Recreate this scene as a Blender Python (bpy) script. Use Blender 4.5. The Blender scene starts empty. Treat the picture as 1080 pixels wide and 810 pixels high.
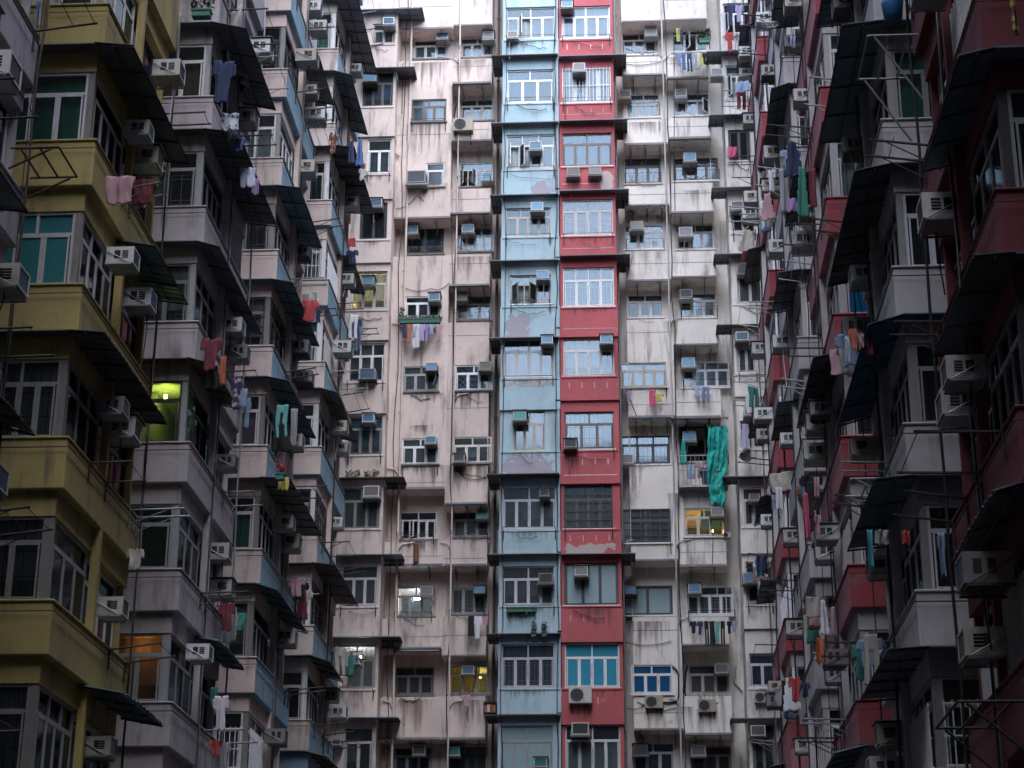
import bpy, math, random
from mathutils import Matrix, Vector, noise as mnoise
R = math.radians
D = bpy.data
scene = bpy.context.scene
C = scene.collection
rnd = random.Random(7)

# ------------------------------------------------------------------ camera
F = 2000.0
PITCH, YAW, ROLL = R(20.75), R(3.65), R(0.3)
CM = Matrix.Rotation(YAW, 3, 'Z') @ Matrix.Rotation(R(90) + PITCH, 3, 'X') @ Matrix.Rotation(ROLL, 3, 'Z')
cam = D.cameras.new('camera'); cam.lens = F / 1080 * 36; cam.sensor_width = 36
cam.clip_start = 0.1; cam.clip_end = 3000
camo = D.objects.new('camera', cam); camo.matrix_world = CM.to_4x4(); C.objects.link(camo)
scene.camera = camo

# ------------------------------------------------------------------ light
SUN_EL, SUN_AZ = R(50), R(166)       # azimuth clockwise from +Y: the brighter part of the sky lies behind the camera
w = D.worlds.new('World'); scene.world = w; w.use_nodes = True
nt = w.node_tree; bg = nt.nodes['Background']
sky = nt.nodes.new('ShaderNodeTexSky'); sky.sky_type = 'NISHITA'; sky.sun_disc = False
sky.sun_elevation = SUN_EL; sky.sun_rotation = SUN_AZ
sky.air_density = 1.4; sky.dust_density = .6; sky.ozone_density = 5.0
nt.links.new(sky.outputs[0], bg.inputs[0]); bg.inputs[1].default_value = 0.15
sl = D.lights.new('sun', 'SUN'); sl.energy = 1.95; sl.angle = R(80); sl.color = (1.0, 0.965, 0.955)
so = D.objects.new('sun', sl); C.objects.link(so)
so.rotation_euler = (math.pi / 2 - SUN_EL, 0, math.pi - SUN_AZ)
scene.view_settings.view_transform = 'Standard'; scene.view_settings.look = 'None'
scene.view_settings.gamma = 1; scene.view_settings.exposure = 2.02
scene.view_settings.use_curve_mapping = False

# ------------------------------------------------------------------ measuring helpers
def ray(px, py):
    return CM @ Vector(((px - 540) / F, (405 - py) / F, -1))
def onY(px, py, Y):
    d = ray(px, py); return d * (Y / d.y)
def onX(px, py, X):
    d = ray(px, py); return d * (X / d.x)

# ------------------------------------------------------------------ mesh helpers
class MB:
    def __init__(s): s.v = []; s.f = []; s.m = []
    def box(s, x0, x1, y0, y1, z0, z1, m=0, ms=None):
        if x1 < x0: x0, x1 = x1, x0
        if y1 < y0: y0, y1 = y1, y0
        if z1 < z0: z0, z1 = z1, z0
        n = len(s.v)
        s.v += [(x, y, z) for z in (z0, z1) for y in (y0, y1) for x in (x0, x1)]
        fs = [(0, 2, 3, 1), (4, 5, 7, 6), (0, 1, 5, 4), (2, 6, 7, 3), (0, 4, 6, 2), (1, 3, 7, 5)]  # -z +z -y +y -x +x
        s.f += [tuple(n + i for i in f) for f in fs]
        s.m += list(ms) if ms else [m] * 6
        return s
    def tube(s, pts, r, m=0, seg=6):
        n = len(s.v); P = [Vector(p) for p in pts]
        for i, p in enumerate(P):
            d = (P[min(i + 1, len(P) - 1)] - P[max(i - 1, 0)]).normalized()
            a = d.cross(Vector((0, 0, 1)) if abs(d.z) < .9 else Vector((1, 0, 0))).normalized(); b = d.cross(a)
            for k in range(seg):
                t = 2 * math.pi * k / seg
                s.v.append(tuple(p + a * (r * math.cos(t)) + b * (r * math.sin(t))))
        for i in range(len(P) - 1):
            for k in range(seg):
                a0 = n + i * seg + k; a1 = n + i * seg + (k + 1) % seg
                s.f.append((a0, a1, a1 + seg, a0 + seg)); s.m.append(m)
        s.f.append(tuple(n + k for k in range(seg))[::-1]); s.m.append(m)
        s.f.append(tuple(n + (len(P) - 1) * seg + k for k in range(seg))); s.m.append(m)
        return s
    def slab(s, quad, th, m=0):                      # four corners of the upper side, thickness downwards
        n = len(s.v)
        s.v += [tuple(q) for q in quad] + [(q[0], q[1], q[2] - th) for q in quad]
        s.f += [(n, n + 1, n + 2, n + 3), (n + 7, n + 6, n + 5, n + 4)]
        s.f += [(n + i, n + i + 4, n + (i + 1) % 4 + 4, n + (i + 1) % 4) for i in range(4)]
        s.m += [m] * 6
        return s
    def mesh(s, name, mats, smooth=False):
        me = D.meshes.new(name); me.from_pydata(s.v, [], s.f)
        for m in mats: me.materials.append(m)
        me.polygons.foreach_set('material_index', s.m)
        if smooth: me.polygons.foreach_set('use_smooth', [True] * len(s.f))
        me.update(); return me
def link(name, me, parent=None, loc=(0, 0, 0), rz=0, sc=None):
    o = D.objects.new(name, me); C.objects.link(o)
    o.location = loc; o.rotation_euler = (0, 0, rz)
    if sc: o.scale = sc
    if parent: o.parent = parent
    return o
def thing(name, label, cat, loc=(0, 0, 0), rz=0, group=None, me=None, sc=None):
    o = link(name, me, None, loc, rz, sc); o['label'] = label; o['category'] = cat
    if group: o['group'] = group
    return o
ORD = ['', 'top', 'second', 'third', 'fourth', 'fifth', 'sixth', 'seventh', 'eighth', 'ninth', 'tenth', 'eleventh', 'twelfth', 'thirteenth']
used = {}
def uniq(lbl, alts=('upper', 'lower', 'farther', 'smaller')):
    used[lbl] = used.get(lbl, 0) + 1
    if used[lbl] > 1: print('DUPLABEL', lbl)
    return lbl

# ------------------------------------------------------------------ materials
MC = {}
def nodes(name):
    m = D.materials.new(name); m.use_nodes = True
    return m, m.node_tree.nodes, m.node_tree.links, m.node_tree.nodes['Principled BSDF']
def plain(name, col, rough=.6, metal=0, noise=.25, scale=6):
    if name in MC: return MC[name]
    m, N, L, b = nodes(name)
    tc = N.new('ShaderNodeTexCoord'); n = N.new('ShaderNodeTexNoise'); n.inputs['Scale'].default_value = scale
    n.inputs['Detail'].default_value = 5
    L.new(tc.outputs['Object'], n.inputs['Vector'])
    mx = N.new('ShaderNodeMixRGB'); mx.blend_type = 'MIX'
    mx.inputs[1].default_value = (*[c * (1 - noise) for c in col], 1); mx.inputs[2].default_value = (*[min(1, c * (1 + noise)) for c in col], 1)
    L.new(n.outputs[0], mx.inputs[0])
    oi = N.new('ShaderNodeObjectInfo')                      # no two pieces aged alike
    cr = N.new('ShaderNodeValToRGB'); cr.color_ramp.elements[0].color = (.62, .56, .50, 1); cr.color_ramp.elements[1].color = (1.08, 1.08, 1.1, 1)
    e_ = cr.color_ramp.elements.new(.5); e_.color = (.9, .88, .84, 1); L.new(oi.outputs['Random'], cr.inputs[0])
    mm = N.new('ShaderNodeMixRGB'); mm.blend_type = 'MULTIPLY'; mm.inputs[0].default_value = 1; L.new(mx.outputs[0], mm.inputs[1]); L.new(cr.outputs[0], mm.inputs[2])
    q = N.new('ShaderNodeMapping'); q.inputs['Scale'].default_value = (1, 1, .25); L.new(tc.outputs['Object'], q.inputs[0])
    n2 = N.new('ShaderNodeTexNoise'); n2.inputs['Scale'].default_value = 9; n2.inputs['Detail'].default_value = 6; L.new(q.outputs[0], n2.inputs[0])
    r2 = N.new('ShaderNodeMapRange'); r2.inputs['From Min'].default_value = .56; r2.inputs['From Max'].default_value = .7; r2.inputs['To Max'].default_value = .6; L.new(n2.outputs[0], r2.inputs[0])
    m3 = N.new('ShaderNodeMixRGB'); L.new(r2.outputs[0], m3.inputs[0]); L.new(mm.outputs[0], m3.inputs[1]); m3.inputs[2].default_value = (*[c * .35 + .02 for c in col], 1)
    L.new(m3.outputs[0], b.inputs['Base Color'])
    b.inputs['Roughness'].default_value = rough; b.inputs['Metallic'].default_value = metal
    MC[name] = m; return m
def wallmat(name, col, patch=(.30, .28, .27), amount=.5, streak=.6, seed=0, rust=.35):
    """painted render: blotchy fading, vertical rain streaks, soot, patches where paint has gone"""
    m, N, L, b = nodes(name)
    tc = N.new('ShaderNodeTexCoord'); mp = N.new('ShaderNodeMapping'); mp.inputs['Location'].default_value = (seed * 3.1, seed * 1.7, seed)
    L.new(tc.outputs['Object'], mp.inputs['Vector'])
    def noise(scale, det, vec=(1, 1, 1), rough=.6):
        q = N.new('ShaderNodeMapping'); q.inputs['Scale'].default_value = vec; L.new(mp.outputs[0], q.inputs['Vector'])
        n = N.new('ShaderNodeTexNoise'); n.inputs['Scale'].default_value = scale; n.inputs['Detail'].default_value = det
        n.inputs['Roughness'].default_value = rough; L.new(q.outputs[0], n.inputs['Vector']); return n.outputs[0]
    def ramp(src, a, c):
        r = N.new('ShaderNodeMapRange'); r.inputs['From Min'].default_value = a; r.inputs['From Max'].default_value = c
        L.new(src, r.inputs['Value']); return r.outputs[0]
    def mul(src, k):
        x = N.new('ShaderNodeMath'); x.operation = 'MULTIPLY'; L.new(src, x.inputs[0])
        if isinstance(k, float): x.inputs[1].default_value = k
        else: L.new(k, x.inputs[1])
        return x.outputs[0]
    def mix(fac, a, c):
        x = N.new('ShaderNodeMixRGB'); L.new(fac, x.inputs[0])
        for i, q in ((1, a), (2, c)):
            if isinstance(q, tuple): x.inputs[i].default_value = (*q, 1)
            else: L.new(q, x.inputs[i])
        return x.outputs[0]
    base = mix(ramp(noise(.5, 6), .35, .65), tuple(c * .86 for c in col), tuple(min(1, c * 1.08) for c in col))
    base = mix(mul(ramp(noise(2.2, 8, rough=.7), .52, .75), .35), base, tuple(c * .6 for c in col))
    st = noise(3.2, 7, (1, 1, .13), .65)
    base = mix(mul(mul(ramp(st, .5, .72), ramp(noise(.6, 3), .38, .55)), float(streak)), base, (.09, .08, .075))
    ru = noise(6.5, 4, (1, 1, .1), .6)
    base = mix(mul(ramp(ru, .66, .76), float(rust)), base, (.20, .11, .07))
    pt = noise(1.1, 9, rough=.72)
    base = mix(mul(ramp(pt, .62, .66), float(amount)), base, patch)
    sp = noise(9, 8, rough=.8)
    base = mix(mul(ramp(sp, .62, .72), .45), base, tuple(c * .55 for c in col))
    L.new(base, b.inputs['Base Color']); b.inputs['Roughness'].default_value = .85
    bp = N.new('ShaderNodeBump'); bp.inputs['Strength'].default_value = .35; bp.inputs['Distance'].default_value = .03
    L.new(noise(7, 9, rough=.7), bp.inputs['Height']); L.new(bp.outputs[0], b.inputs['Normal'])
    return m
def glassmat(name, tint, gloss=.35, rough=.06, dirt=.2, film=(.16, .17, .17)):
    m, N, L, b = nodes(name); N.remove(b)
    out = N['Material Output']
    t = N.new('ShaderNodeBsdfTransparent'); t.inputs[0].default_value = (*tint, 1)
    g = N.new('ShaderNodeBsdfGlossy'); g.inputs['Roughness'].default_value = rough; g.inputs[0].default_value = (.5, .6, .68, 1)
    d = N.new('ShaderNodeBsdfDiffuse'); d.inputs[0].default_value = (*film, 1)
    tc = N.new('ShaderNodeTexCoord'); n = N.new('ShaderNodeTexNoise'); n.inputs['Scale'].default_value = .7; n.inputs['Detail'].default_value = 3
    L.new(tc.outputs['Object'], n.inputs['Vector'])
    bp = N.new('ShaderNodeBump'); bp.inputs['Strength'].default_value = .15; bp.inputs['Distance'].default_value = .02
    L.new(n.outputs[0], bp.inputs['Height']); L.new(bp.outputs[0], g.inputs['Normal'])
    fr = N.new('ShaderNodeFresnel'); fr.inputs[0].default_value = 1.3
    ad = N.new('ShaderNodeMath'); ad.operation = 'ADD'; ad.inputs[1].default_value = gloss * .1; L.new(fr.outputs[0], ad.inputs[0])
    m1 = N.new('ShaderNodeMixShader'); L.new(ad.outputs[0], m1.inputs[0]); L.new(t.outputs[0], m1.inputs[1]); L.new(g.outputs[0], m1.inputs[2])
    m2 = N.new('ShaderNodeMixShader'); m2.inputs[0].default_value = dirt; L.new(m1.outputs[0], m2.inputs[1]); L.new(d.outputs[0], m2.inputs[2])
    L.new(m2.outputs[0], out.inputs[0]); return m
def clothmat(name, col, col2=None, kind=None):
    if name in MC: return MC[name]
    m, N, L, b = nodes(name)
    out = N['Material Output']
    src = None
    tc = N.new('ShaderNodeTexCoord')
    if col2:
        if kind == 'check':
            x = N.new('ShaderNodeTexChecker'); x.inputs['Scale'].default_value = 9
        elif kind == 'stripe':
            x = N.new('ShaderNodeTexWave'); x.inputs['Scale'].default_value = 6; x.bands_direction = 'X'
        else:
            x = N.new('ShaderNodeTexVoronoi'); x.inputs['Scale'].default_value = 9
        L.new(tc.outputs['Object'], x.inputs['Vector'])
        mx = N.new('ShaderNodeMixRGB'); mx.inputs[1].default_value = (*col, 1); mx.inputs[2].default_value = (*col2, 1)
        if kind == 'dots':
            rr = N.new('ShaderNodeMapRange'); rr.inputs['From Min'].default_value = .3; rr.inputs['From Max'].default_value = .45
            L.new(x.outputs[0], rr.inputs['Value']); L.new(rr.outputs[0], mx.inputs[0])
        else: L.new(x.outputs['Fac'] if 'Fac' in x.outputs else x.outputs[0], mx.inputs[0])
        src = mx.outputs[0]; L.new(src, b.inputs['Base Color'])
    else: b.inputs['Base Color'].default_value = (*col, 1)
    b.inputs['Roughness'].default_value = .9
    tl = N.new('ShaderNodeBsdfTranslucent')
    if src: L.new(src, tl.inputs[0])
    else: tl.inputs[0].default_value = (*col, 1)
    ms = N.new('ShaderNodeMixShader'); ms.inputs[0].default_value = .3
    L.new(b.outputs[0], ms.inputs[1]); L.new(tl.outputs[0], ms.inputs[2]); L.new(ms.outputs[0], out.inputs[0])
    MC[name] = m; return m
def emit(name, col, s):
    if name in MC: return MC[name]
    m, N, L, b = nodes(name)
    b.inputs['Base Color'].default_value = (*col, 1); b.inputs['Emission Color'].default_value = (*col, 1); b.inputs['Emission Strength'].default_value = s
    MC[name] = m; return m

PINK = wallmat('pink_render', (.58, .475, .425), (.50, .47, .44), .4, .9, 1, .5)
PINK2 = wallmat('worn_pink_render', (.56, .455, .41), (.42, .38, .38), .35, .85, 2, .5)
WHITE = wallmat('white_render', (.66, .61, .555), (.40, .34, .30), .6, .95, 3, .6)
LBLUE = wallmat('light_blue_render', (.34, .46, .51), (.42, .42, .46), .5, .55, 4)
REDW = wallmat('red_render', (.40, .085, .095), (.50, .30, .31), .4, .35, 5, .2)
YELW = wallmat('yellow_render', (.34, .27, .095), (.36, .31, .2), .4, .95, 6)
LILAC = wallmat('lilac_grey_render', (.40, .36, .375), (.36, .33, .33), .45, .9, 8)
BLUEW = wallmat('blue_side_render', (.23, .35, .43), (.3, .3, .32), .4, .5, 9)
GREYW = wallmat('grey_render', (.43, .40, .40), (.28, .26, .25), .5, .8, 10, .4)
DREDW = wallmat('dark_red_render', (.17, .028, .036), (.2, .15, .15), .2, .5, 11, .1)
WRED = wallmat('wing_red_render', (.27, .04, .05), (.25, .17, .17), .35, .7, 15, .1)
SHEENRED = wallmat('sky_sheen_red_side', (.34, .13, .15), (.34, .26, .27), .5, .4, 12, .1)  # court flanks: sky sheen painted in as a paler red than the fronts
BEIGE = wallmat('beige_render', (.42, .37, .30), (.3, .28, .26), .3, .4, 13)
CONC = wallmat('bare_concrete', (.20, .19, .185), (.13, .12, .12), .5, .6, 14)
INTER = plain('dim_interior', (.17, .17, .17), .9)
FR = dict(w=plain('white_aluminium', (.62, .62, .63), .45, 0, .12), b=plain('brown_aluminium', (.085, .055, .048), .45, 0, .2),
          g=plain('grey_aluminium', (.30, .31, .32), .4, .2, .15), d=plain('dark_steel', (.05, .048, .05), .5, .3, .3),
          c=plain('cream_frame', (.52, .49, .43), .5, 0, .15), l=plain('lilac_frame', (.46, .45, .49), .5, 0, .1))
RUSTY = plain('rusty_steel', (.055, .042, .038), .7, .3, .5, 20)
STEEL = plain('galvanised_steel', (.30, .31, .32), .5, .4, .25)
GLASS = [glassmat('window_glass', (.74, .80, .84), .42, .06, .10), glassmat('dusty_glass', (.6, .66, .68), .3, .12, .22), glassmat('clear_glass', (.62, .68, .7), .3, .04, .05), glassmat('thin_window_glass', (.82, .86, .88), .3, .06, .06)]
GTURQ = glassmat('turquoise_glass', (.10, .42, .55), .2, .1, .8, (.05, .27, .38))
GBLUE = glassmat('blue_glass', (.12, .3, .55), .25, .1, .5, (.02, .13, .28))
GTEAL = glassmat('frosted_teal_glass', (.35, .6, .6), .2, .25, .7, (.05, .19, .21)); GPALE = glassmat('frosted_pale_glass', (.5, .6, .6), .2, .25, .7, (.34, .46, .48))
CUR = dict(l=clothmat('pale_teal_curtain', (.42, .50, .50)), w=clothmat('white_curtain', (.62, .62, .60)), g=clothmat('green_curtain', (.04, .42, .24)),
           p=clothmat('pink_curtain', (.55, .36, .42)), b=clothmat('blue_curtain', (.08, .22, .38)), y=clothmat('yellow_curtain', (.62, .50, .22)),
           t=clothmat('turquoise_curtain', (.06, .36, .45)), d=clothmat('sage_curtain', (.24, .30, .26)), m=clothmat('floral_curtain', (.60, .58, .60), (.62, .14, .28), 'dots'),
           x=clothmat('blue_lattice_curtain', (.45, .48, .58), (.06, .09, .28), 'check'), k=clothmat('brown_curtain', (.20, .13, .10)),
           v=clothmat('violet_curtain', (.20, .14, .24)), a=clothmat('tan_curtain', (.42, .36, .26)), s=clothmat('green_blue_curtain', (.02, .10, .30), (.12, .34, .05), 'stripe'))
AWN = [plain('dark_corrugated_sheet', (.12, .14, .165), .55, .3, .3, 3), plain('blue_green_sheet', (.09, .16, .19), .6, 0, .35, 2),
       plain('brown_rusty_sheet', (.11, .085, .075), .75, .2, .4, 4), plain('grey_sheet', (.17, .175, .18), .6, .2, .3, 3), plain('deep_blue_sheet', (.035, .12, .25), .6, 0, .3, 3)]

# ------------------------------------------------------------------ windows (local frame: x across, z up, room towards +y)
def curtain_mesh(x0, x1, z0, z1, mat, y=.12, amp=.025):
    b = MB(); n = max(6, int((x1 - x0) / .055))
    for i in range(n + 1):
        x = x0 + (x1 - x0) * i / n
        yy = y + amp * math.sin(i * 1.35) + .012 * math.sin(i * .37 + x0 * 5)
        b.v += [(x, yy + .02 * math.sin(i * .6), z0), (x, yy, z1)]
    for i in range(n):
        b.f.append((2 * i, 2 * i + 2, 2 * i + 3, 2 * i + 1)); b.m.append(0)
    return b.mesh('curtain', [mat], True)
def window(parent, W, H, loc, rz, fr='w', nt_=2, nb=3, cur='l', gr='', glass=0, flags='', label=None, tf=.30, seed=0):
    """frame with transom lights over casements; panes, curtain, security grille and any open sash are sub-parts"""
    r = random.Random(seed); fm = FR[fr]; b = MB(); g = MB()
    e = .05 if W < 2.6 else .065
    D0, D1 = -.03, .05
    b.box(0, W, D0, D1, 0, e); b.box(0, W, D0, D1, H - e, H); b.box(0, e, D0, D1, e, H - e); b.box(W - e, W, D0, D1, e, H - e)
    zt = H * (1 - tf) if nt_ else H - e
    if nt_:
        b.box(e, W - e, D0 - .005, D1, zt - .03, zt + .03)
        for i in range(1, nt_):
            x = W * i / nt_; b.box(x - .025, x + .025, D0, D1, zt + .03, H - e)
    open_i = []
    if 'o' in flags: open_i = [r.randrange(nb)]
    if 'O' in flags: open_i = [0, 1][:nb]
    step = (W - 2 * e) / nb
    for i in range(nb):
        xa = e + step * i; xb = xa + step
        if i: b.box(xa - .02, xa + .02, D0, D1, e, zt - .03)
        s = .03; ya, yb = -.045, -.005
        if i in open_i:
            # sash swung outward about its left or right edge
            ww = step - .05; hh = zt - .03 - e - .02
            sb = MB(); sb.box(0, ww, -.02, .02, 0, s); sb.box(0, ww, -.02, .02, hh - s, hh); sb.box(0, s, -.02, .02, s, hh - s); sb.box(ww - s, ww, -.02, .02, s, hh - s)
            sb.box(s, ww - s, -.004, .004, s, hh - s, 1)
            lft = (i == 0) or r.random() < .5
            so_ = link('open_sash', sb.mesh('open_sash', [fm, GLASS[glass] if isinstance(glass, int) else glass]), None, ((xa + .025) if lft else (xb - .025), -.05, e + .01), -R(r.uniform(55, 85)) if lft else math.pi + R(r.uniform(50, 80)))
            so_['_p'] = 1; opens.append(so_)
            continue
        ia, ib = xa + .022, xb - .022
        b.box(ia, ib, ya, yb, e, e + s); b.box(ia, ib, ya, yb, zt - .03 - s, zt - .03)
        b.box(ia, ia + s, ya, yb, e + s, zt - .03 - s); b.box(ib - s, ib, ya, yb, e + s, zt - .03 - s)
        g.box(ia + s, ib - s, -.028, -.022, e + s, zt - .03 - s)
    if nt_:
        for i in range(nt_):
            g.box(W * i / nt_ + .03, W * (i + 1) / nt_ - .03, .005, .011, zt + .03, H - e)
    f = link('window', b.mesh('window', [fm]), parent, loc, rz)
    if label: f['label'] = label
    gm = GLASS[glass] if isinstance(glass, int) else glass
    if g.v: link('pane', g.mesh('pane', [gm]), f)
    while opens:
        q = opens.pop(); q.parent = f; del q['_p']
    if cur and cur != 'n':
        cm = CUR[cur]; t = r.random()
        a, c = e, W - e
        if t < .25: c = e + (W - 2 * e) * r.uniform(.5, .8)
        elif t < .45: a = e + (W - 2 * e) * r.uniform(.2, .5)
        zb = e + (H - 2 * e) * (r.choice([0, 0, 0, .25]))
        ztop = H - e if r.random() < .7 or not nt_ else zt
        if 'f' in flags: a, c, zb, ztop = e, W - e, e, H - e
        link('curtain', curtain_mesh(a, c, min(zb, ztop - .3), ztop, cm), f)
    if gr:
        q = MB(); mm = FR['w']
        if gr in 'RQ':        # ornamental inner rectangles, one per casement
            mm = FR['w'] if gr == 'R' else FR['g']
            for i in range(nb):
                if i in open_i: continue
                xa = e + step * i + .09; xb = e + step * (i + 1) - .09; za, zb2 = e + .1, zt - .13
                for zz in (za, zb2, za + .1, zb2 - .1): q.box(xa, xb, .03, .045, zz - .008, zz + .008)
                for xx in (xa, xb, (xa + xb) / 2): q.box(xx - .008, xx + .008, .046, .06, za, zb2)
        elif gr == 'B':       # outside white bars
            n = int(W / .13)
            for i in range(n + 1):
                x = .03 + (W - .06) * i / n; q.box(x - .01, x + .01, -.13, -.11, .02, zt + .05)
            for zz in (.05, zt * .5, zt): q.box(0, W, -.11, -.09, zz - .012, zz + .012)
        elif gr == 'G':       # dark steel grid
            mm = FR['d']; n = max(3, int(W / .3))
            for i in range(n + 1):
                x = .03 + (W - .06) * i / n; q.box(x - .012, x + .012, -.09, -.07, 0, H)
            for j in range(6): q.box(0, W, -.07, -.05, H * j / 5 - .01, H * j / 5 + .01)
        elif gr == 'V':       # thin dark vertical bars
            mm = FR['d']; n = int(W / .16)
            for i in range(n + 1):
                x = .03 + (W - .06) * i / n; q.box(x - .007, x + .007, .03, .045, e, H - e)
            q.box(e, W - e, .045, .055, H * .3, H * .3 + .015); q.box(e, W - e, .045, .055, H * .6, H * .6 + .015)
        if q.v: link('security_grille', q.mesh('security_grille', [mm]), f)
    return f
opens = []

# ------------------------------------------------------------------ air conditioners
AC = {}
CAS = dict(w=plain('white_ac_casing', (.52, .52, .53), .5, 0, .2, 5), c=plain('cream_ac_casing', (.42, .39, .34), .55, 0, .3, 5), g=plain('grey_ac_casing', (.22, .22, .24), .5, .1, .3, 5), d=plain('dark_ac_casing', (.10, .10, .11), .5, .1, .3, 5))
GRL = dict(b=plain('blue_fins', (.10, .22, .34), .4, .3, .2, 30), g=plain('grey_fins', (.20, .19, .20), .5, .3, .2, 30), t=plain('teal_fins', (.05, .28, .26), .4, .2, .2, 30), d=plain('dark_fins', (.04, .045, .055), .5, .2, .3, 30))
BLK = plain('black_louver', (.012, .012, .014), .8)
COLN = dict(w='white', c='cream', g='grey', d='dark'); GRN = dict(b='blue', g='grey', t='green', d='black')
def ac_meshes(cv, gv):
    if (cv, gv) in AC: return AC[(cv, gv)]
    W, H, Dp = .56, .40, .52
    b = MB(); t = .035
    b.box(-W / 2, W / 2, -Dp, .05, 0, H)                       # body
    for z0, z1, x0, x1 in ((0, t, -W / 2, W / 2), (H - t, H, -W / 2, W / 2), (t, H - t, -W / 2, -W / 2 + t), (t, H - t, W / 2 - t, W / 2)):
        b.box(x0, x1, -Dp - .03, -Dp, z0, z1)                  # raised rim round the coil
    for sx in (-1, 1):
        for k in range(2 if cv in 'wg' else 1):
            y0 = -Dp + .09 + k * .17
            b.box(sx * (W / 2), sx * (W / 2 + .004), y0, y0 + (.13 if cv == 'w' else .1 if cv == 'g' else .22), .12 if cv != 'd' else .2, H - .09, 1)
        for k in range(4 if cv in 'wc' else 0):
            z = .15 + k * .05; b.box(sx * (W / 2 + .004), sx * (W / 2 + .012), -Dp + .09, -Dp + .22, z, z + .008)
    m1 = b.mesh('casing', [CAS[cv], BLK])
    g = MB(); g.box(-W / 2 + t, W / 2 - t, -Dp - .012, -Dp - .002, t, H - t)
    for k in range(9):
        z = t + (H - 2 * t) * (k + .5) / 9; g.box(-W / 2 + t, W / 2 - t, -Dp - .018, -Dp - .012, z - .004, z + .004)
    m2 = g.mesh('coil_grille', [GRL[gv]])
    s = MB()
    for sx in (-1, 1):
        x = sx * (W / 2 + .03)
        s.box(x - .015, x + .015, -Dp, .05, -.05, -.02)
        s.tube([(x, .04, H * .75), (x, -Dp * .9, .0)], .012)
    s.box(-W / 2 - .03, W / 2 + .03, -Dp, -Dp + .03, -.05, -.02); s.box(-W / 2, W / 2, -Dp + .04, 0, -.02, -.003)
    m3 = s.mesh('support_bracket', [STEEL if rnd.random() < .6 else RUSTY])
    AC[(cv, gv)] = (m1, m2, m3); return AC[(cv, gv)]
def aircon(loc, rz, label, cv='w', gv='b', sc=1.0, bracket=True, tilt=0, sy=1.0):
    t = thing('air_conditioner', uniq(label), 'air conditioner', loc, rz, 'window air conditioners on the facades', sc=(sc, sy, sc))
    m = ac_meshes(cv, gv)
    link('casing', m[0], t); link('coil_grille', m[1], t)
    if bracket: link('support_bracket', m[2], t)
    t.rotation_euler.x = tilt
    rr_ = random.Random(len(D.objects))
    if rr_.random() < .4:
        b = MB(); x = rr_.uniform(-.2, .2); y = -rr_.uniform(.1, .45); ln = rr_.uniform(.3, 1.3)
        b.tube([(x, y, 0), (x + .02, y, -ln * .4), (x - .03 + rr_.uniform(-.1, .1), y + .05, -ln)], .012, 0, 5)
        link('drain_hose', b.mesh('drain_hose', [FR['w'] if rr_.random() < .4 else BLK]), t)
    if rr_.random() < .25:
        b = MB(); b.box(-.33, .33, -.6, .05, .43, .445); link('rain_cover', b.mesh('rain_cover', [AWN[rr_.choice([0, 2, 3])]]), t)
    return t
OUT = {}
def outdoor_unit(loc, rz, label, sc=1.0):
    if not OUT:
        b = MB(); W, H, Dp = .8, .55, .3
        b.box(-W / 2, W / 2, -Dp, 0, 0, H)
        f = MB(); n = 24
        c = (-.12, H / 2)
        for rr in (.07, .13, .19, .235):
            pts = [(c[0] + rr * math.cos(2 * math.pi * i / n), -Dp - .012, c[1] + rr * math.sin(2 * math.pi * i / n)) for i in range(n + 1)]
            f.tube(pts, .006, 1, 4)
        k = len(f.v); f.v += [(c[0] + .235 * math.cos(2 * math.pi * i / n), -Dp - .003, c[1] + .235 * math.sin(2 * math.pi * i / n)) for i in range(n)]
        f.f.append(tuple(range(k, k + n))); f.m.append(0)
        s = MB()
        for x in (-.3, .3):
            s.box(x - .02, x + .02, -Dp - .05, .15, -.05, -.01); s.tube([(x, .15, -.4), (x, -Dp, -.05)], .014); s.box(x - .02, x + .02, .1, .15, -.45, 0)
        OUT['m'] = (b.mesh('casing', [CAS['c']]), f.mesh('fan_guard', [BLK, CAS['g']]), s.mesh('support_bracket', [RUSTY]))
    t = thing('outdoor_unit', uniq(label), 'air conditioner', loc, rz, 'split type condensers outside the facade', sc=(sc, sc, sc))
    for nme, m in zip(('casing', 'fan_guard', 'support_bracket'), OUT['m']): link(nme, m, t)
    return t

# ------------------------------------------------------------------ laundry
def inside(kind, u, v, r):        # u across -1..1, v 0 (top) .. 1 (hem)
    if kind == 'shirt':
        if v < .38: return abs(u) < .62 + .38 * min(1, (v + .12) / .3) and not (abs(u) < .18 and v < .06)
        return abs(u) < .62
    if kind == 'trousers': return abs(u) < .75 and (v < .32 or abs(u) > .1)
    if kind == 'dress': return abs(u) < .4 + .5 * v
    if kind == 'tarp': return -.92 + .9 * max(0, v - .45) + .16 * mnoise.noise(Vector((v * 7, 0, 0))) < u < .92 - .5 * max(0, v - .7) + .2 * mnoise.noise(Vector((v * 9, 5, 0))) and v < .97 + .08 * mnoise.noise(Vector((u * 6, 9, 0))) and v > .05 * abs(mnoise.noise(Vector((u * 5, 2, 0)))) * 2
    if kind == 'leggings': return abs(u) < .55 and (v < .3 or abs(u) > .14 + .12 * v)
    return True
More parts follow.
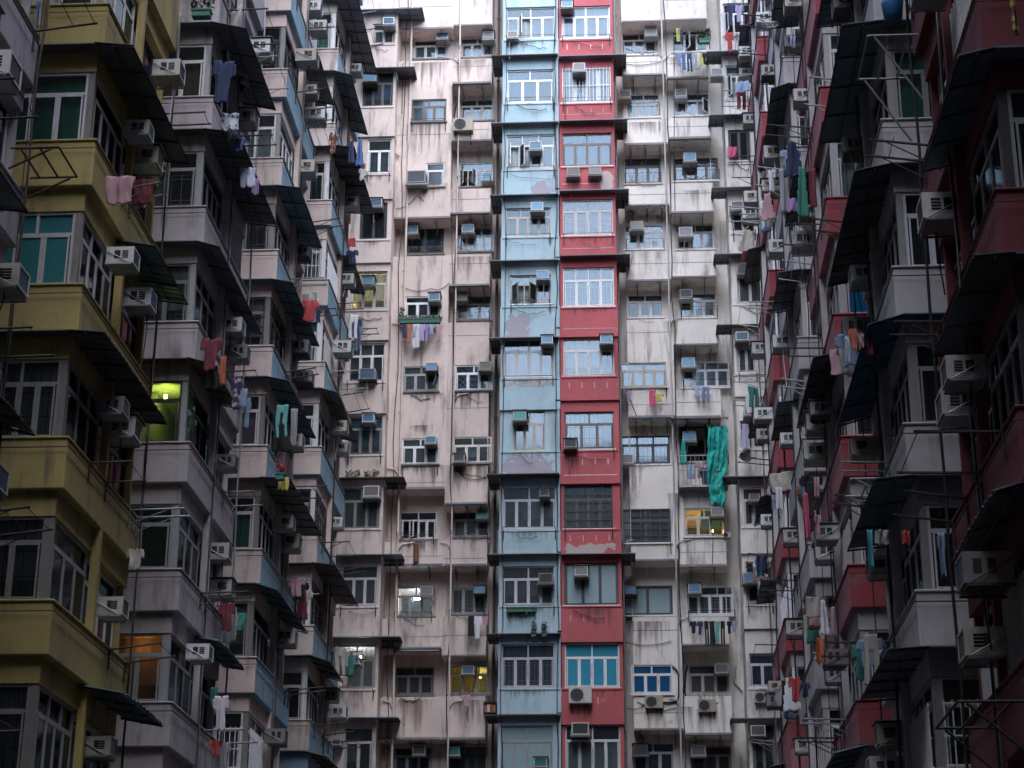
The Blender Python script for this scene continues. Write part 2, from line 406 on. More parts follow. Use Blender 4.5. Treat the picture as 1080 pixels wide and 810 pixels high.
def garment(kind, W, H, loc, rz, mat, name, label, cat, group='laundry hung out to dry', seed=0, folds=.03):
    r = random.Random(seed); b = MB(); nx, nz = 14, 18
    if kind == 'tarp': nx, nz = 44, 110
    idx = {}
    ph = r.uniform(0, 6); k1 = r.uniform(3, 6)
    def vid(i, j, s):
        if (i, j, s) not in idx:
            u = -1 + 2 * i / nx; v = j / nz
            y = folds * math.sin(u * k1 + ph + v * 1.5) + folds * .5 * math.sin(u * 11 + v * 3 + ph) + .02 * v * math.sin(ph)
            y += folds * 1.6 * mnoise.noise(Vector((u * 3.2 * (1 + W), v * 1.6, seed * 1.37)))
            x = u * W / 2 * (1 - .12 * v * math.sin(ph * 3)) + .03 * W * math.sin(v * 5 + ph); z = -v * H + (.02 * math.sin(u * 7 + ph) * (v > 0))
            if kind == 'tarp': x += W * (.05 * math.sin(v * 7) - .3 * max(0, v - .6)); y = -.16 * abs(mnoise.noise(Vector((u * 2.6, v * 4, 1.3)))) * 2 - .10 * abs(mnoise.noise(Vector((u * 6, v * 9 + u * 2, 4.1)))) - .05 * mnoise.noise(Vector((u * 14, v * 22, 7.7)))
            idx[(i, j, s)] = len(b.v); b.v.append((x, y + s * .018, z))
        return idx[(i, j, s)]
    keep = {(i, j) for i in range(nx) for j in range(nz) if inside(kind, -1 + 2 * (i + .5) / nx, (j + .5) / nz, r)}
    for (i, j) in keep:
        b.f.append((vid(i, j, 0), vid(i + 1, j, 0), vid(i + 1, j + 1, 0), vid(i, j + 1, 0)))
        b.f.append((vid(i, j, 1), vid(i, j + 1, 1), vid(i + 1, j + 1, 1), vid(i + 1, j, 1)))
        b.m += [0, 0]
        for (a, c, n_) in (((i, j), (i + 1, j), (i, j - 1)), ((i + 1, j), (i + 1, j + 1), (i + 1, j)), ((i + 1, j + 1), (i, j + 1), (i, j + 1)), ((i, j + 1), (i, j), (i - 1, j))):
            if n_ not in keep:
                b.f.append((vid(*a, 0), vid(*a, 1), vid(*c, 1), vid(*c, 0))); b.m.append(0)
    me = b.mesh(name, [mat], True)
    return thing(name, uniq(label), cat, loc, rz, group, me)
COLS = dict(red=(.55, .03, .04), darkred=(.25, .03, .05), white=(.72, .72, .76), black=(.02, .02, .025), navy=(.03, .05, .14), blue=(.06, .16, .45), lightblue=(.32, .45, .65),
            pink=(.62, .32, .36), hotpink=(.75, .06, .2), orange=(.65, .15, .03), teal=(.12, .50, .46), green=(.03, .28, .22), purple=(.38, .22, .52), lilac=(.48, .42, .65),
            yellow=(.62, .55, .06), grey=(.35, .36, .38), brown=(.22, .09, .04), denim=(.18, .27, .45), cyan=(.05, .45, .55), mustard=(.5, .28, .04), cream=(.55, .5, .42))
for _k in COLS: COLS[_k] = tuple(.72 * v + .28 * sum(COLS[_k]) / 3 * .8 for v in COLS[_k])
def cm(col, alt=None, kind=None): return clothmat(col + '_cloth' + (('_' + alt + '_' + kind) if alt else ''), COLS[col], COLS[alt] if alt else None, kind)

# ------------------------------------------------------------------ setting
g = MB(); g.v = [(-900, -900, -1.6), (900, -900, -1.6), (900, 900, -1.6), (-900, 900, -1.6)]; g.f = [(0, 1, 2, 3)]; g.m = [0]
o = link('ground', g.mesh('ground', [plain('wet_asphalt', (.045, .045, .048), .8, 0, .3, .5)])); o['kind'] = 'structure'
TOP = 44.5; S0 = .70; HF = 2.8
def sill(k): return (k + S0) * HF

# ------------------------------------------------------------------ the far facade, seen square on
YF, YR, YB = 64.3, 65.15, 66.8
def building(label, name='apartment_building', loc=(0, 0, 0)):
    return thing(name, uniq(label), 'building', loc)
def strips(b, xl, xr, Yp, z0, z1, wins, m=0, yb=YB):
    """wall slab between z0 and z1 with openings; wins = (x0,x1,za,zb)"""
    z = z0
    for (x0, x1, za, zb) in sorted(wins, key=lambda q: q[2]):
        za = max(za, z0); zb = min(zb, z1)
        if zb <= z or za >= zb: continue
        x0 = max(x0, xl + .03); x1 = min(x1, xr - .03)
        if za > z: b.box(xl, xr, Yp, yb, z, za, m)
        za = max(za, z)
        b.box(xl, x0, Yp, yb, za, zb, m); b.box(x1, xr, Yp, yb, za, zb, m)
        z = zb
    if z < z1: b.box(xl, xr, Yp, yb, z, z1, m)

# window rows measured in the photograph: x0,y0,x1,y1, frame, transoms, casements, curtain, grille, glass, flags
TB = [(436,41,473,62.5,'w',1,3,'l','R',0,''),(433.5,104,471,129,'b',2,3,'l','',0,'f'),(449,171.5,469,197,'w',1,1,'d','',1,'f'),(428,240,468.5,268,'d',0,2,'n','V',2,''),
 (427,312,465.5,335,'w',1,3,'n','V',2,''),(425,386,463,413,'g',2,3,'l','Q',1,''),(423.5,462,463,490,'w',2,3,'t','R',1,'C'),(421,539,461,569,'w',2,4,'n','',2,'O'),
 (418,618.5,459,650,'g',2,3,'n','R',2,'L'),(416,703,458,733,'g',2,3,'d','V',1,''),(415,788,456,816,'g',2,3,'b','V',0,'')]
TC = [(485.7,39,521,61,'w',2,3,'l','R',0,''),(485,104,521,127.6,'w',2,3,'l','',0,''),(483.7,170.6,520,197,'g',2,4,'d','',0,'O'),(481.4,240,521,266,'g',3,4,'l','',0,''),
 (480.5,312,519,338,'g',2,3,'p','',0,''),(479.7,384.5,519.5,412,'w',2,3,'x','',2,'f'),(477.6,460.5,518.6,488.6,'c',2,3,'w','',0,''),(477,539,517,567,'g',1,3,'d','Q',1,''),
 (475,619,514,648,'g',0,3,'w','V',1,''),(473,702,517,732.6,'l',3,3,'y','R',2,'Y'),(471,788,514,816,'d',2,4,'n','V',0,'')]
TF = [(656,34.6,692.7,58,'w',2,3,'w','Q',0,''),(662,98.6,695.3,124,'w',2,3,'w','R',0,''),(658,166.7,696.7,194,'b',2,3,'w','V',0,''),(659,236,699.7,263,'w',2,3,'p','Q',0,''),
 (662,310,698.8,335,'w',2,3,'t','R',1,''),(655,382,702.6,408.7,'c',2,4,'b','',0,''),(655,459,706,490,'d',3,3,'l','V',0,''),(655,536.8,707,572.7,'d',2,2,'n','G',1,''),
 (657,617.4,709,649,'d',0,2,'l','',GPALE,'f'),(666,701,709,732,'w',2,3,'b','R',GBLUE,'f'),(667,783,711,816,'w',2,3,'b','V',0,'')]
TG = [(709,27.7,747,55,'w',2,3,'n','',2,'o'),(711,97.7,748.6,122.4,'w',1,3,'w','Q',0,'o'),(710.5,166,757,191,'b',2,4,'w','',0,''),(713.5,236,753.6,263,'w',2,3,'d','R',0,''),
 (716.6,308.4,755,335,'w',1,3,'t','R',0,''),(719,381,769,409,'w',2,4,'l','R',0,''),(717,449,766,487,'d',0,3,'n','',2,'O'),(722,535.6,763.6,566,'w',2,3,'b','',2,'W'),
 (724,617.7,773,649,'w',3,4,'k','R',0,''),(726.5,701,769,732,'w',1,3,'a','R',1,'f'),(729,787,771,816,'g',1,3,'n','V',0,'')]
TD = [(533,7,587,41.7,'w',2,4,'l','',0,'o'),(534,73,584,109,'w',2,3,'b','',GLASS[0],''),(534,141.6,585,178.6,'w',3,4,'l','',0,'O'),(533,219,581,250,'w',3,4,'w','',2,''),
 (538,290,581,321,'g',2,3,'d','V',0,'O'),(531,357,584,398,'w',2,4,'p','R',0,''),(541.6,433,575,475,'c',2,3,'p','',0,'f'),(529,512.5,586.5,558,'l',2,4,'l','Q',1,''),
 (528,597,585,638.6,'l',2,4,'l','V',1,''),(527,679,585,725.5,'l',2,4,'v','R',0,''),(527,765,583,816,'g',2,4,'l','',GPALE,'f')]
TE = [(592,6,643.5,41.4,'w',2,4,'w','R',0,'f'),(592.6,71,646,109,'w',0,4,'w','B',0,''),(592,140,646,176,'b',2,4,'b','',0,''),(593,210,647,249,'w',2,4,'m','V',0,'f'),
 (592.6,281.7,648,324,'w',4,4,'v','R',0,''),(593.6,356.5,647.5,396.7,'w',2,4,'w','',0,''),(595.6,434,647.4,474,'b',2,3,'l','V',0,''),(593,511.7,646,558,'d',2,4,'d','G',1,''),
 (593,593,654,638.6,'d',0,3,'l','',GPALE,'f'),(593.6,678,653,725.5,'w',2,4,'t','',GTURQ,'f'),(593,764,654,816,'w',2,4,'w','R',0,'')]
TA = [(393,25,417.4,46.7,'w',1,2,'d','Q',0,''),(382,76,416.6,113,'b',2,3,'b','',0,''),(387,147,415,183.6,'w',1,2,'d','V',0,''),(379,214,409,253,'d',0,2,'n','V',2,''),
 (369,286,412,326.6,'w',3,3,'l','',0,'Z'),(366,362,409.7,403,'w',3,3,'a','',0,''),(367,439,407,480,'g',2,3,'t','Q',0,''),(360,514,401.5,558,'g',2,3,'d','V',1,''),
 (359,596,399,639,'l',1,3,'d','',1,'f'),(355,680,396.7,726,'g',2,3,'n','V',2,'L'),(362,767,394,816,'l',1,2,'a','',0,'')]
TH = [(762,3.5,792,36,'w',1,3,'n','',2,'o'),(765,69,787,104,'w',1,2,'l','Q',0,'o'),(768,137,790,170,'d',0,2,'n','V',2,''),(771,212,795,245,'w',1,2,'t','',0,'o'),
 (778,288,804,320,'w',0,2,'l','',1,'f'),(777,365.5,797,393,'w',0,2,'w','V',0,''),(778,443.6,807,473,'w',1,2,'w','',0,''),(779,514,804,554.6,'w',1,2,'a','',0,''),
 (784,592.6,813,636,'w',2,2,'n','',0,''),(787,689,817,724.5,'l',1,2,'b','V',0,''),(790,764,817,816,'g',1,2,'d','V',0,'')]
# zones set back under an overhang: (photo y of the overhang's lower edge, photo y of the sill)
ZB = [(31,64),(231,270),(516,571),(597,652),(685,735),(780,900)]
ZC = [(27,62),(90,129),(149,199),(227,268),(303,340),(533,569),(597,650),(692,734),(780,900)]
ZF = [(23,60),(80,126),(153,196),(217,265),(297,337),(441,492),(592,651),(770,900)]
ZG = [(21,57),(84,124),(148,193),(225,265),(293,337),(364,411),(441,517),(598,651),(682,734),(776,900)]
PA = [(47,74),(113,144),(184,210),(253,277),(327,358.6),(403,436),(480,504),(558,585),(640,671),(727,756)]
PH = [(37,56),(105,122.6),(172,199),(246,269),(321,343.6),(394,418),(474,503),(556,583.6),(638,663),(726,757)]
PD = [(42,59),(109,130),(179,206),(250,275),(323,356),(399,432),(476,502),(559,583.6),(639,667.5),(726,753)]
PE = [(42,60),(109,128),(176,201.6),(249,270),(324,355),(397,422),(475,510),(558,584),(639,677),(726,764)]
def zof(py, Y, px=540): return onY(px, py, Y).z
BACK = {}
def zone_column(key, parent, x0, x1, T, Z, mat):
    """a flat column whose wall steps back under each overhang"""
    b = MB(); cx = {'B': 450, 'C': 500, 'F': 680, 'G': 735}[key]
    recs = [(zof(c, YF, cx), zof(a, YF, cx)) for a, c in Z]
    def plane(y0): 
        return YR if any(a <= y0 < c for a, c in Z) else YF
    W = []
    for t in T:
        Y = plane((t[1] + t[3]) / 2)
        p0, p1 = onY(t[0], t[3], Y), onY(t[2], t[1], Y)
        W.append((p0.x, p1.x, p0.z, p1.z, Y))
    rr = sorted([(max(a, -1.6), c) for a, c in recs])
    z = -1.6
    for a, c in rr:
        if a > z: strips(b, x0, x1, YF, z, a, [q[:4] for q in W if q[4] == YF], 0)
        wr = [q[:4] for q in W if q[4] == YR and q[2] < c + .3 and q[3] > a - .3]
        strips(b, x0, x1, YR, a, c, wr, 0)
        z = c
    strips(b, x0, x1, YF, z, TOP, [q[:4] for q in W if q[4] == YF], 0)
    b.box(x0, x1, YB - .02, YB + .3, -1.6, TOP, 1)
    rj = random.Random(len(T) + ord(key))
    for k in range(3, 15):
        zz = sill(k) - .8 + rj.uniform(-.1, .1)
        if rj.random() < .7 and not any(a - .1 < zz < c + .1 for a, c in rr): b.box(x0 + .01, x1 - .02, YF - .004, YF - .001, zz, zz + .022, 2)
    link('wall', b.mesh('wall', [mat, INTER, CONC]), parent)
    # rough lip along each overhang
    for a, c in rr:
        l = MB(); r = random.Random(int(c * 10))
        st = r.uniform(.1, .2)
        l.box(x0 + .02, x1 - .02, YF - r.choice([.03, .06, .16]), YF - .001, c + .002, c + r.uniform(.05, .09))
        n = r.choice([0, 2, 3])
        for i in range(n):
            x = x0 + (x1 - x0) * (i + .5) / n; l.box(x - .02, x + .02, YF + .02, YR - .01, c - .09, c - .002); l.box(x - .02, x + .02, YR - .03, YR - .01, c - .3, c - .091)
        if c < TOP - 2: link('overhang_edge', l.mesh('overhang_edge', [CONC if r.random() < .6 else AWN[0]]), parent)
    BACK[key] = W
    return W
def stack_column(key, parent, x0, x1, T, PP, mat, Yp, mat_side=None, surround=None):
    """a projecting stack of bays: parapets stand proud of the glazed zones"""
    b = MB(); W = []; cx = sum(t[0] + t[2] for t in T) / (2 * len(T)); Yw = Yp + .14
    for t in T:
        p0, p1 = onY(t[0], t[3], Yw), onY(t[2], t[1], Yw)
        W.append((max(p0.x, x0 + .1), min(p1.x, x1 - .1), p0.z, p1.z, Yw))
    bands = sorted([(zof(c, Yp, cx), zof(a, Yp, cx)) for a, c in PP])
    z = -1.6
    for a, c in bands:
        strips(b, x0, x1, Yp + .1, z, a, [q[:4] for q in W]); z = c
        q = MB(); q.box(x0 - .02, x1 + .02, Yp, YB - .05, a, c)
        q.box(x0 + .03, x1 - .03, Yp - .03, Yp - .001, c - .05, c - .002, 0)
        if key in 'E': # plaster scars where old racks were fixed
            r = random.Random(int(a * 7)); zz = a + (c - a) * .75
            for i in range(r.choice([0, 3, 4, 4])):
                xx = x0 + (x1 - x0) * (i + .7) / 4.6; q.box(xx - .015, xx + .015, Yp - .004, Yp - .001, zz - .22, zz, 1)
            if r.random() < .5: q.box(x0 + .1, x1 - .08, Yp - .005, Yp - .001, a + .3, a + .33, 1)
        link('parapet', q.mesh('parapet', [mat, PATCH]), parent)
    strips(b, x0, x1, Yp + .1, z, TOP, [q[:4] for q in W])
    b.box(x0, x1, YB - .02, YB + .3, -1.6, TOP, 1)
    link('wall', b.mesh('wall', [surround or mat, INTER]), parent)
    BACK[key] = W
    return W
PATCH = plain('pale_plaster_scar', (.55, .42, .42), .9)
def fill_windows(key, parent, T, W, tint=''):
    for i, (t, q) in enumerate(zip(T, W)):
        fl = t[10]; x0, x1, z0, z1, Y = q
        f = window(parent, x1 - x0, z1 - z0, (x0, Y + .06, z0), 0, t[4], t[5], t[6], t[7], t[8], t[9], fl, seed=hash_(key, i), tf=.32)
        # sill
        s = MB(); s.box(x0 - .05, x1 + .05, Y - .07, Y - .002, z0 - .06, z0 - .004)
        link('sill', s.mesh('sill', [CONC if key in 'BC' else FR['w']]), parent)
        if 'L' in fl: lamp_in(parent, ((x0 + x1) / 2 + .0, Y + .35, z1 - .35), (.85, .95, 1), 14, 'tube')
        if 'Y' in fl: lamp_in(parent, ((x0 + x1) / 2 + .3, Y + .9, z1 - .2), (1, .8, .2), 5)
        if 'Z' in fl: lamp_in(parent, ((x0 + x1) / 2, Y + .9, z1 - .5), (1, .75, .35), 18)
        if 'W' in fl: lamp_in(parent, (x1 - .4, Y + .8, z1 - .6), (1, .5, .12), 14)
def hash_(k, i): return ord(k[0]) * 131 + i * 17 + (ord(k[-1]) if len(k) > 1 else 0)
def lamp_in(parent, loc, col, power, kind=''):
    b = MB()
    if kind == 'tube': b.tube([(-.11, 0, 0), (.11, 0, 0)], .035, 0, 8)
    else: b.tube([(0, 0, -.04), (0, 0, .04)], .035, 0, 8)
    link('room_lamp', b.mesh('room_lamp', [emit('lamp_' + str(col), col, 40 if kind else 14)]), parent, loc)
    l = D.lights.new('room_light', 'POINT'); l.energy = power; l.color = col; l.shadow_soft_size = .08
    lo = D.objects.new('room_light', l); C.objects.link(lo); lo.location = (loc[0], loc[1] - .02, loc[2] - .1); lo.parent = parent

XA, XBC, XC, XDL, XDE, XER, XFG, XGR, XH = -8.6, -6.48, -4.95, -4.47, -2.34, -.24, 1.78, 3.42, 3.92
bp_ = building('pale pink block on the left of the far facade, grimy and plain walled')
bd_ = building('light blue stack of bays in the middle of the far facade')
be_ = building('bright red stack of bays beside the light blue one on the far facade')
bw_ = building('grimy white block between the red stack and the right wing')
ba_ = building('pink bay stack at the inner left corner of the far facade')
bh_ = building('narrow white bay stack in the inner right corner of the far facade')
fill_windows('B', bp_, TB, zone_column('B', bp_, XA - .1, XBC, TB, ZB, PINK))
fill_windows('C', bp_, TC, zone_column('C', bp_, XBC, XC, TC, ZC, PINK2))
fill_windows('F', bw_, TF, zone_column('F', bw_, .1, XFG, TF, ZF, WHITE))
fill_windows('G', bw_, TG, zone_column('G', bw_, XFG, XGR, TG, ZG, WHITE))
for par, a, c, m in ((bp_, XC, XDL + .1, PINK2), (bw_, XER - .1, .1, WHITE), (bw_, XGR, XH + .1, WHITE)):
    q = MB(); q.box(a, c, YR + .25, YB + .3, -1.6, TOP); link('recessed_wall', q.mesh('recessed_wall', [m]), par)
fill_windows('D', bd_, TD, stack_column('D', bd_, XDL, XDE, TD, PD, LBLUE, 63.45))
fill_windows('E', be_, TE, stack_column('E', be_, XDE + .03, XER, TE, PE, REDW, 63.45))
fill_windows('A', ba_, TA, stack_column('A', ba_, XA - 3.4, XA, TA, PA, PINK, 63.6))
fill_windows('H', bh_, TH, stack_column('H', bh_, XH, XH + 3.4, TH, PH, WHITE, 63.6))
# back closing wall, full height
q = MB(); q.box(-16, 12, YB + .31, YB + 6, -1.6, TOP + .5); link('rear_wall', q.mesh('rear_wall', [CONC]), bp_)

def awning(parent, x0, x1, y0, y1, z, drop=.12, mat=0, ribs=True, axis='Y'):
    """sheet on brackets; it falls by drop towards -Y (axis Y) """
    b = MB(); b.slab([(x0, y0, z - drop), (x1, y0, z - drop), (x1, y1, z), (x0, y1, z)], .03)
    if ribs:
        n = max(2, int((x1 - x0) / .5))
        for i in range(n + 1):
            x = x0 + .05 + (x1 - x0 - .1) * i / n
            b.tube([(x, y0 + .03, z - drop - .05), (x, y1, z - .05)], .014, 1, 4)
        b.tube([(x0, (y0 + y1) / 2, z - drop / 2 - .07), (x1, (y0 + y1) / 2, z - drop / 2 - .07)], .012, 1, 4)
    return link('awning', b.mesh('awning', [AWN[mat], RUSTY]), parent)
# sheet awnings of the two projecting stacks
for i, (a, c) in enumerate(PD[:10]):
    if i in (5,): continue
    z = zof(c, 63.45, 560)
    awning(bd_, XDL - .42, XDE - .01, 63.2 if i not in (6,) else 62.95, 63.52, z - .02, .04, [2, 3, 0, 3, 3, 0, 2, 3, 0, 2][i], False)
    awning(bd_, XDL - .42, XDL - .03, 63.53, 64.9, z - .02, -.0, [0, 3, 0, 3, 0, 0, 0, 0, 0, 0][i], True)
for i, (a, c) in enumerate(PE[:10]):
    if i in (4, 5, 6, 8, 9): continue
    z = zof(c, 63.45, 620)
    awning(be_, XDE + .04, XER + .5, 63.2, 63.52, z - .02, .03, 0, False)
    awning(be_, XER + .03, XER + .5, 63.53, 64.9, z - .02, 0, 0, True)
for i, (a, c) in enumerate(PA):
    z = zof(c, 63.6, 400)
    if i in (-1, 0, 7, 8, 9, 6): awning(ba_, XA - 3.3, XA + .75, 63.25, 63.68, z - .02, .05, [0, 0, 0, 0, 0, 0, 2, 0, 3, 0][i], False); awning(ba_, XA + .02, XA + .75, 63.69, 64.3, z - .02, 0, 0, True)
z = zof(12, 63.6, 410); awning(ba_, XA - 3.3, XA + 1.0, 63.3, 64.3, z, .05, 0)
for i, (a, c) in enumerate(PH):
    z = zof(c, 63.6, 790)
    if i in (0, 1, 2, 3, 4, 6, 9): awning(bh_, XH - .6, XH + 3, 63.25, 63.68, z - .02, .05, [0, 0, 3, 0, 2, 0, 0, 0, 0, 0][i], False); awning(bh_, XH - .6, XH - .02, 63.69, 64.3, z - .02, 0, 0, True)
for (x0, x1, py, m) in ((415, 464, 685, 0), (707, 768, 441, 2)):
    p = onY(x0, py, YF); p2 = onY(x1, py, YF); awning(bp_ if x0 < 500 else bw_, p.x, p2.x, YF - .3, YF - .002, p.z, .1, 3 if m == 0 else 2)

# racks folded against the parapets and rods across the sills
def rack_front(parent, x0, x1, Y, z, out=.35, posts=True, m=None):
    b = MB()
    for x in (x0, x1):
        b.tube([(x, Y - .03, z - .28), (x, Y - .03, z + .05)], .018, 0, 5)
        b.tube([(x, Y - .02, z), (x, Y - out, z + .04)], .014, 0, 5)
    b.tube([(x0, Y - out, z + .04), (x1, Y - out, z + .04)], .009, 0, 5)
    if out > .3: b.tube([(x0, Y - out * .5, z + .02), (x1, Y - out * .5, z + .02)], .009, 0, 5)
    return link('laundry_rack', b.mesh('laundry_rack', [m or RUSTY]), parent)
for key, par, T, rows in (('B', bp_, TB, (1, 4, 6, 7, 8)), ('C', bp_, TC, (0, 2, 4, 5, 7, 8)), ('D', bd_, TD, (0, 1, 2, 3, 4, 5, 7, 8)), ('E', be_, TE, (0, 1, 3, 6, 7)),
                          ('F', bw_, TF, (0, 1, 2, 3, 5, 7)), ('G', bw_, TG, (0, 2, 4, 5, 6, 8)), ('A', ba_, TA, (2, 5, 6, 8, 9)), ('H', bh_, TH, (3, 5, 8))):
    for i in rows:
        x0, x1, z0, z1, Y = BACK[key][i]
        yy = Y - (.16 if key in 'ADEH' else (YR - YF if Y == YR else 0))
        rack_front(par, x0 + .05, x1 - .02, yy, z0 - .15, [.3, .45, .25][i % 3])

NAMES = dict(A='pink corner bays', B='left pink column', C='right pink column', D='light blue bays', E='red bays', F='left white column', G='right white column', H='white corner bays')
# air conditioners of the far facade: column,row,x0,y0,x1,y1,casing,coil,placing word
ACS = '''B 1 460 32 473 41 w b;B 3 429 180 449 193 g d;B 4 428 236 441 246 w b;B 5 452 308 464 317 w b;B 6 449 382 461 391 g b;B 7 448 459 460 468 w b;B 9 443 617 457 628 w g;B 11 435 785 449 796 w d
C 1 509 31 521 41 w g;C 3 508 178 520 190 w b;C 4 487 236 500 245 w b;C 5 480 306 493 316 c g;C 6 505 381 518 390 c g;C 7 478 476 490 487 c d;C 8 502 535 515 546 w t;C 9 500 616 512 626 g b;C 10 487 700 500 711 w b;C 11 472 786 485 797 w t
D 1 535 28 546 40 w g;D 3 558 148 571 158 w b;D 4 560 213 573 222 w b;D 5 566 284 579 294 w b;D 6 571 353 583 362 w b;D 7 541 433 555 443 c t;D 8 569 512 579 523 c d;D 9 568 604 583 615 g d;D 11 563 799 577 809 w t
E 1 592 -2 604 8 w b;E 2 604 66 617 75 w g;E 3 598 175 611 185 c g;E 3 621 174 634 184 c c;E 6 633 352 646 362 w b;E 7 595 462 608 472 c d;E 9 606 596 620 607 w g;E 11 603 760 621 775 c d
F 1 680 28 693 37 w g;F 2 653 94 665 103 c d;F 4 665 232 678 242 w g;F 7 654 477 668 489 w g;F 9 657 617 671 627 g b;F 11 668 783 683 796 d d
G 2 712 93 724 102 w g;G 3 721 160 734 170 w b;G 4 716 238 730 249 w g;G 5 717 305 730 314 c d;G 6 719 377 733 387 w b;G 7 720 454 734 465 w b;G 8 750 535 763 544 c g;G 9 726 615 739 625 w b;G 10 754 698 768 710 w g;G 11 729 785 744 797 w g
H 2 750 73 762 80 w g;H 4 771 212 784 221 w g;H 5 779 283 793 288 d d;H 6 776 349 789 359 w b;H 7 785 428 798 438 w g;H 8 790 518 801 528 w g;H 9 784 603 798 614 w b;H 11 792 765 807 776 w g
A 1 404 17 416 26 w b;A 2 383 78 397 86 g b;A 4 390 209 403 218 w b;A 5 382 288 395 300 c b;A 6 379 388 396 400 g b;A 7 382 435 395 445 w b;A 8 383 513 400 524 w g;A 10 366 689 379 700 w t;A 11 350 775 360 786 w g'''
nth = {}
for ln in ACS.replace('\n', ';').split(';'):
    k, r_, x0, y0, x1, y1, cv, gv = ln.split(); r_ = int(r_); x0, y0, x1, y1 = map(float, (x0, y0, x1, y1))
    if gv == 'c': gv = 'g'
    Yw = BACK[k][r_ - 1][4]; Yfront = Yw - .52
    p0, p1 = onY(x0, y1, Yfront), onY(x1, y0, Yfront)
    T = dict(A=TA, B=TB, C=TC, D=TD, E=TE, F=TF, G=TG, H=TH)[k][r_ - 1]
    side = 'left' if (x0 + x1) < (T[0] + T[2]) - 6 else ('right' if (x0 + x1) > (T[0] + T[2]) + 6 else 'middle')
    vert = 'lower' if y0 > T[1] + 8 else 'upper'
    lb = '%s air conditioner with %s coil, %s %s of %s window down, %s' % (COLN[cv], GRN[gv], vert, side, ORD[r_], NAMES[k])
    aircon(((p0.x + p1.x) / 2, Yw, p0.z), 0, lb, cv, gv, (p1.x - p0.x) / .56, True)
for (px, py, w_, lb) in ((488, 137, 21, 'cream condenser below the second window of the pink column beside the light blue bays'), (612, 741, 24, 'cream condenser below the turquoise window of the red bays'),
                         (690, 746, 19, 'cream condenser under the blue window of the white column beside the red bays'), (746, 750, 19, 'cream condenser with a black pipe in the right white column'),
                         (804, 740, 16, 'grey condenser under the tenth window of the white corner bays'), (767, 565, 8, 'narrow cream condenser beside the amber lit window')):
    Y = 63.42 if 590 < px < 640 else (63.55 if px > 780 else YF)
    p = onY(px, py, Y - .3); a = onY(px + w_, py, Y - .3).x - p.x
    outdoor_unit((p.x, Y, p.z), 0, lb, a / .8)
def pipe(parent, pts, Y, r=.03, m=None, name='conduit'):
    b = MB(); b.tube([onY(x, y, Y) for x, y in pts], r, 0, 8); return link(name, b.mesh(name, [m or BLK], True), parent)
pipe(bw_, [(709, 703), (713, 706), (716, 712), (716, 735), (713, 740), (707, 741), (699, 741)], YF - .05, .035)
pipe(bw_, [(725, 702), (723, 710), (722, 730), (725, 738), (735, 740)], YR - .1, .03)
pipe(bp_, [(486, 105), (481, 111), (479, 122), (479, 135)], YR - .1, .025)
pipe(bw_, [(647, 168), (650, 171), (651, 180), (651, 198)], YR, .05)
pipe(bw_, [(776, 703), (774, 720), (783, 730)], YR + .2, .03, CAS['g'])
pipe(bp_, [(413, 130), (416, 160), (421, 165)], 64.2, .04, PINK)
for k, (px, m, par) in enumerate(((424, PINK, bp_), (523, AWN[2], bp_), (777, WHITE, bw_), (589, LBLUE, bd_))):
    Y = (64.3, 65.1, 64.9, 63.5)[k]; p = onY(px, 400, Y)
    b = MB(); b.tube([(p.x, Y, -1.6), (p.x, Y, TOP)], .045, 0, 8)
    for j in range(15): b.box(p.x - .07, p.x + .07, Y - .05, Y + .05, j * 2.8 + 1, j * 2.8 + 1.06)
    link('drain_pipe', b.mesh('drain_pipe', [m], False), par)

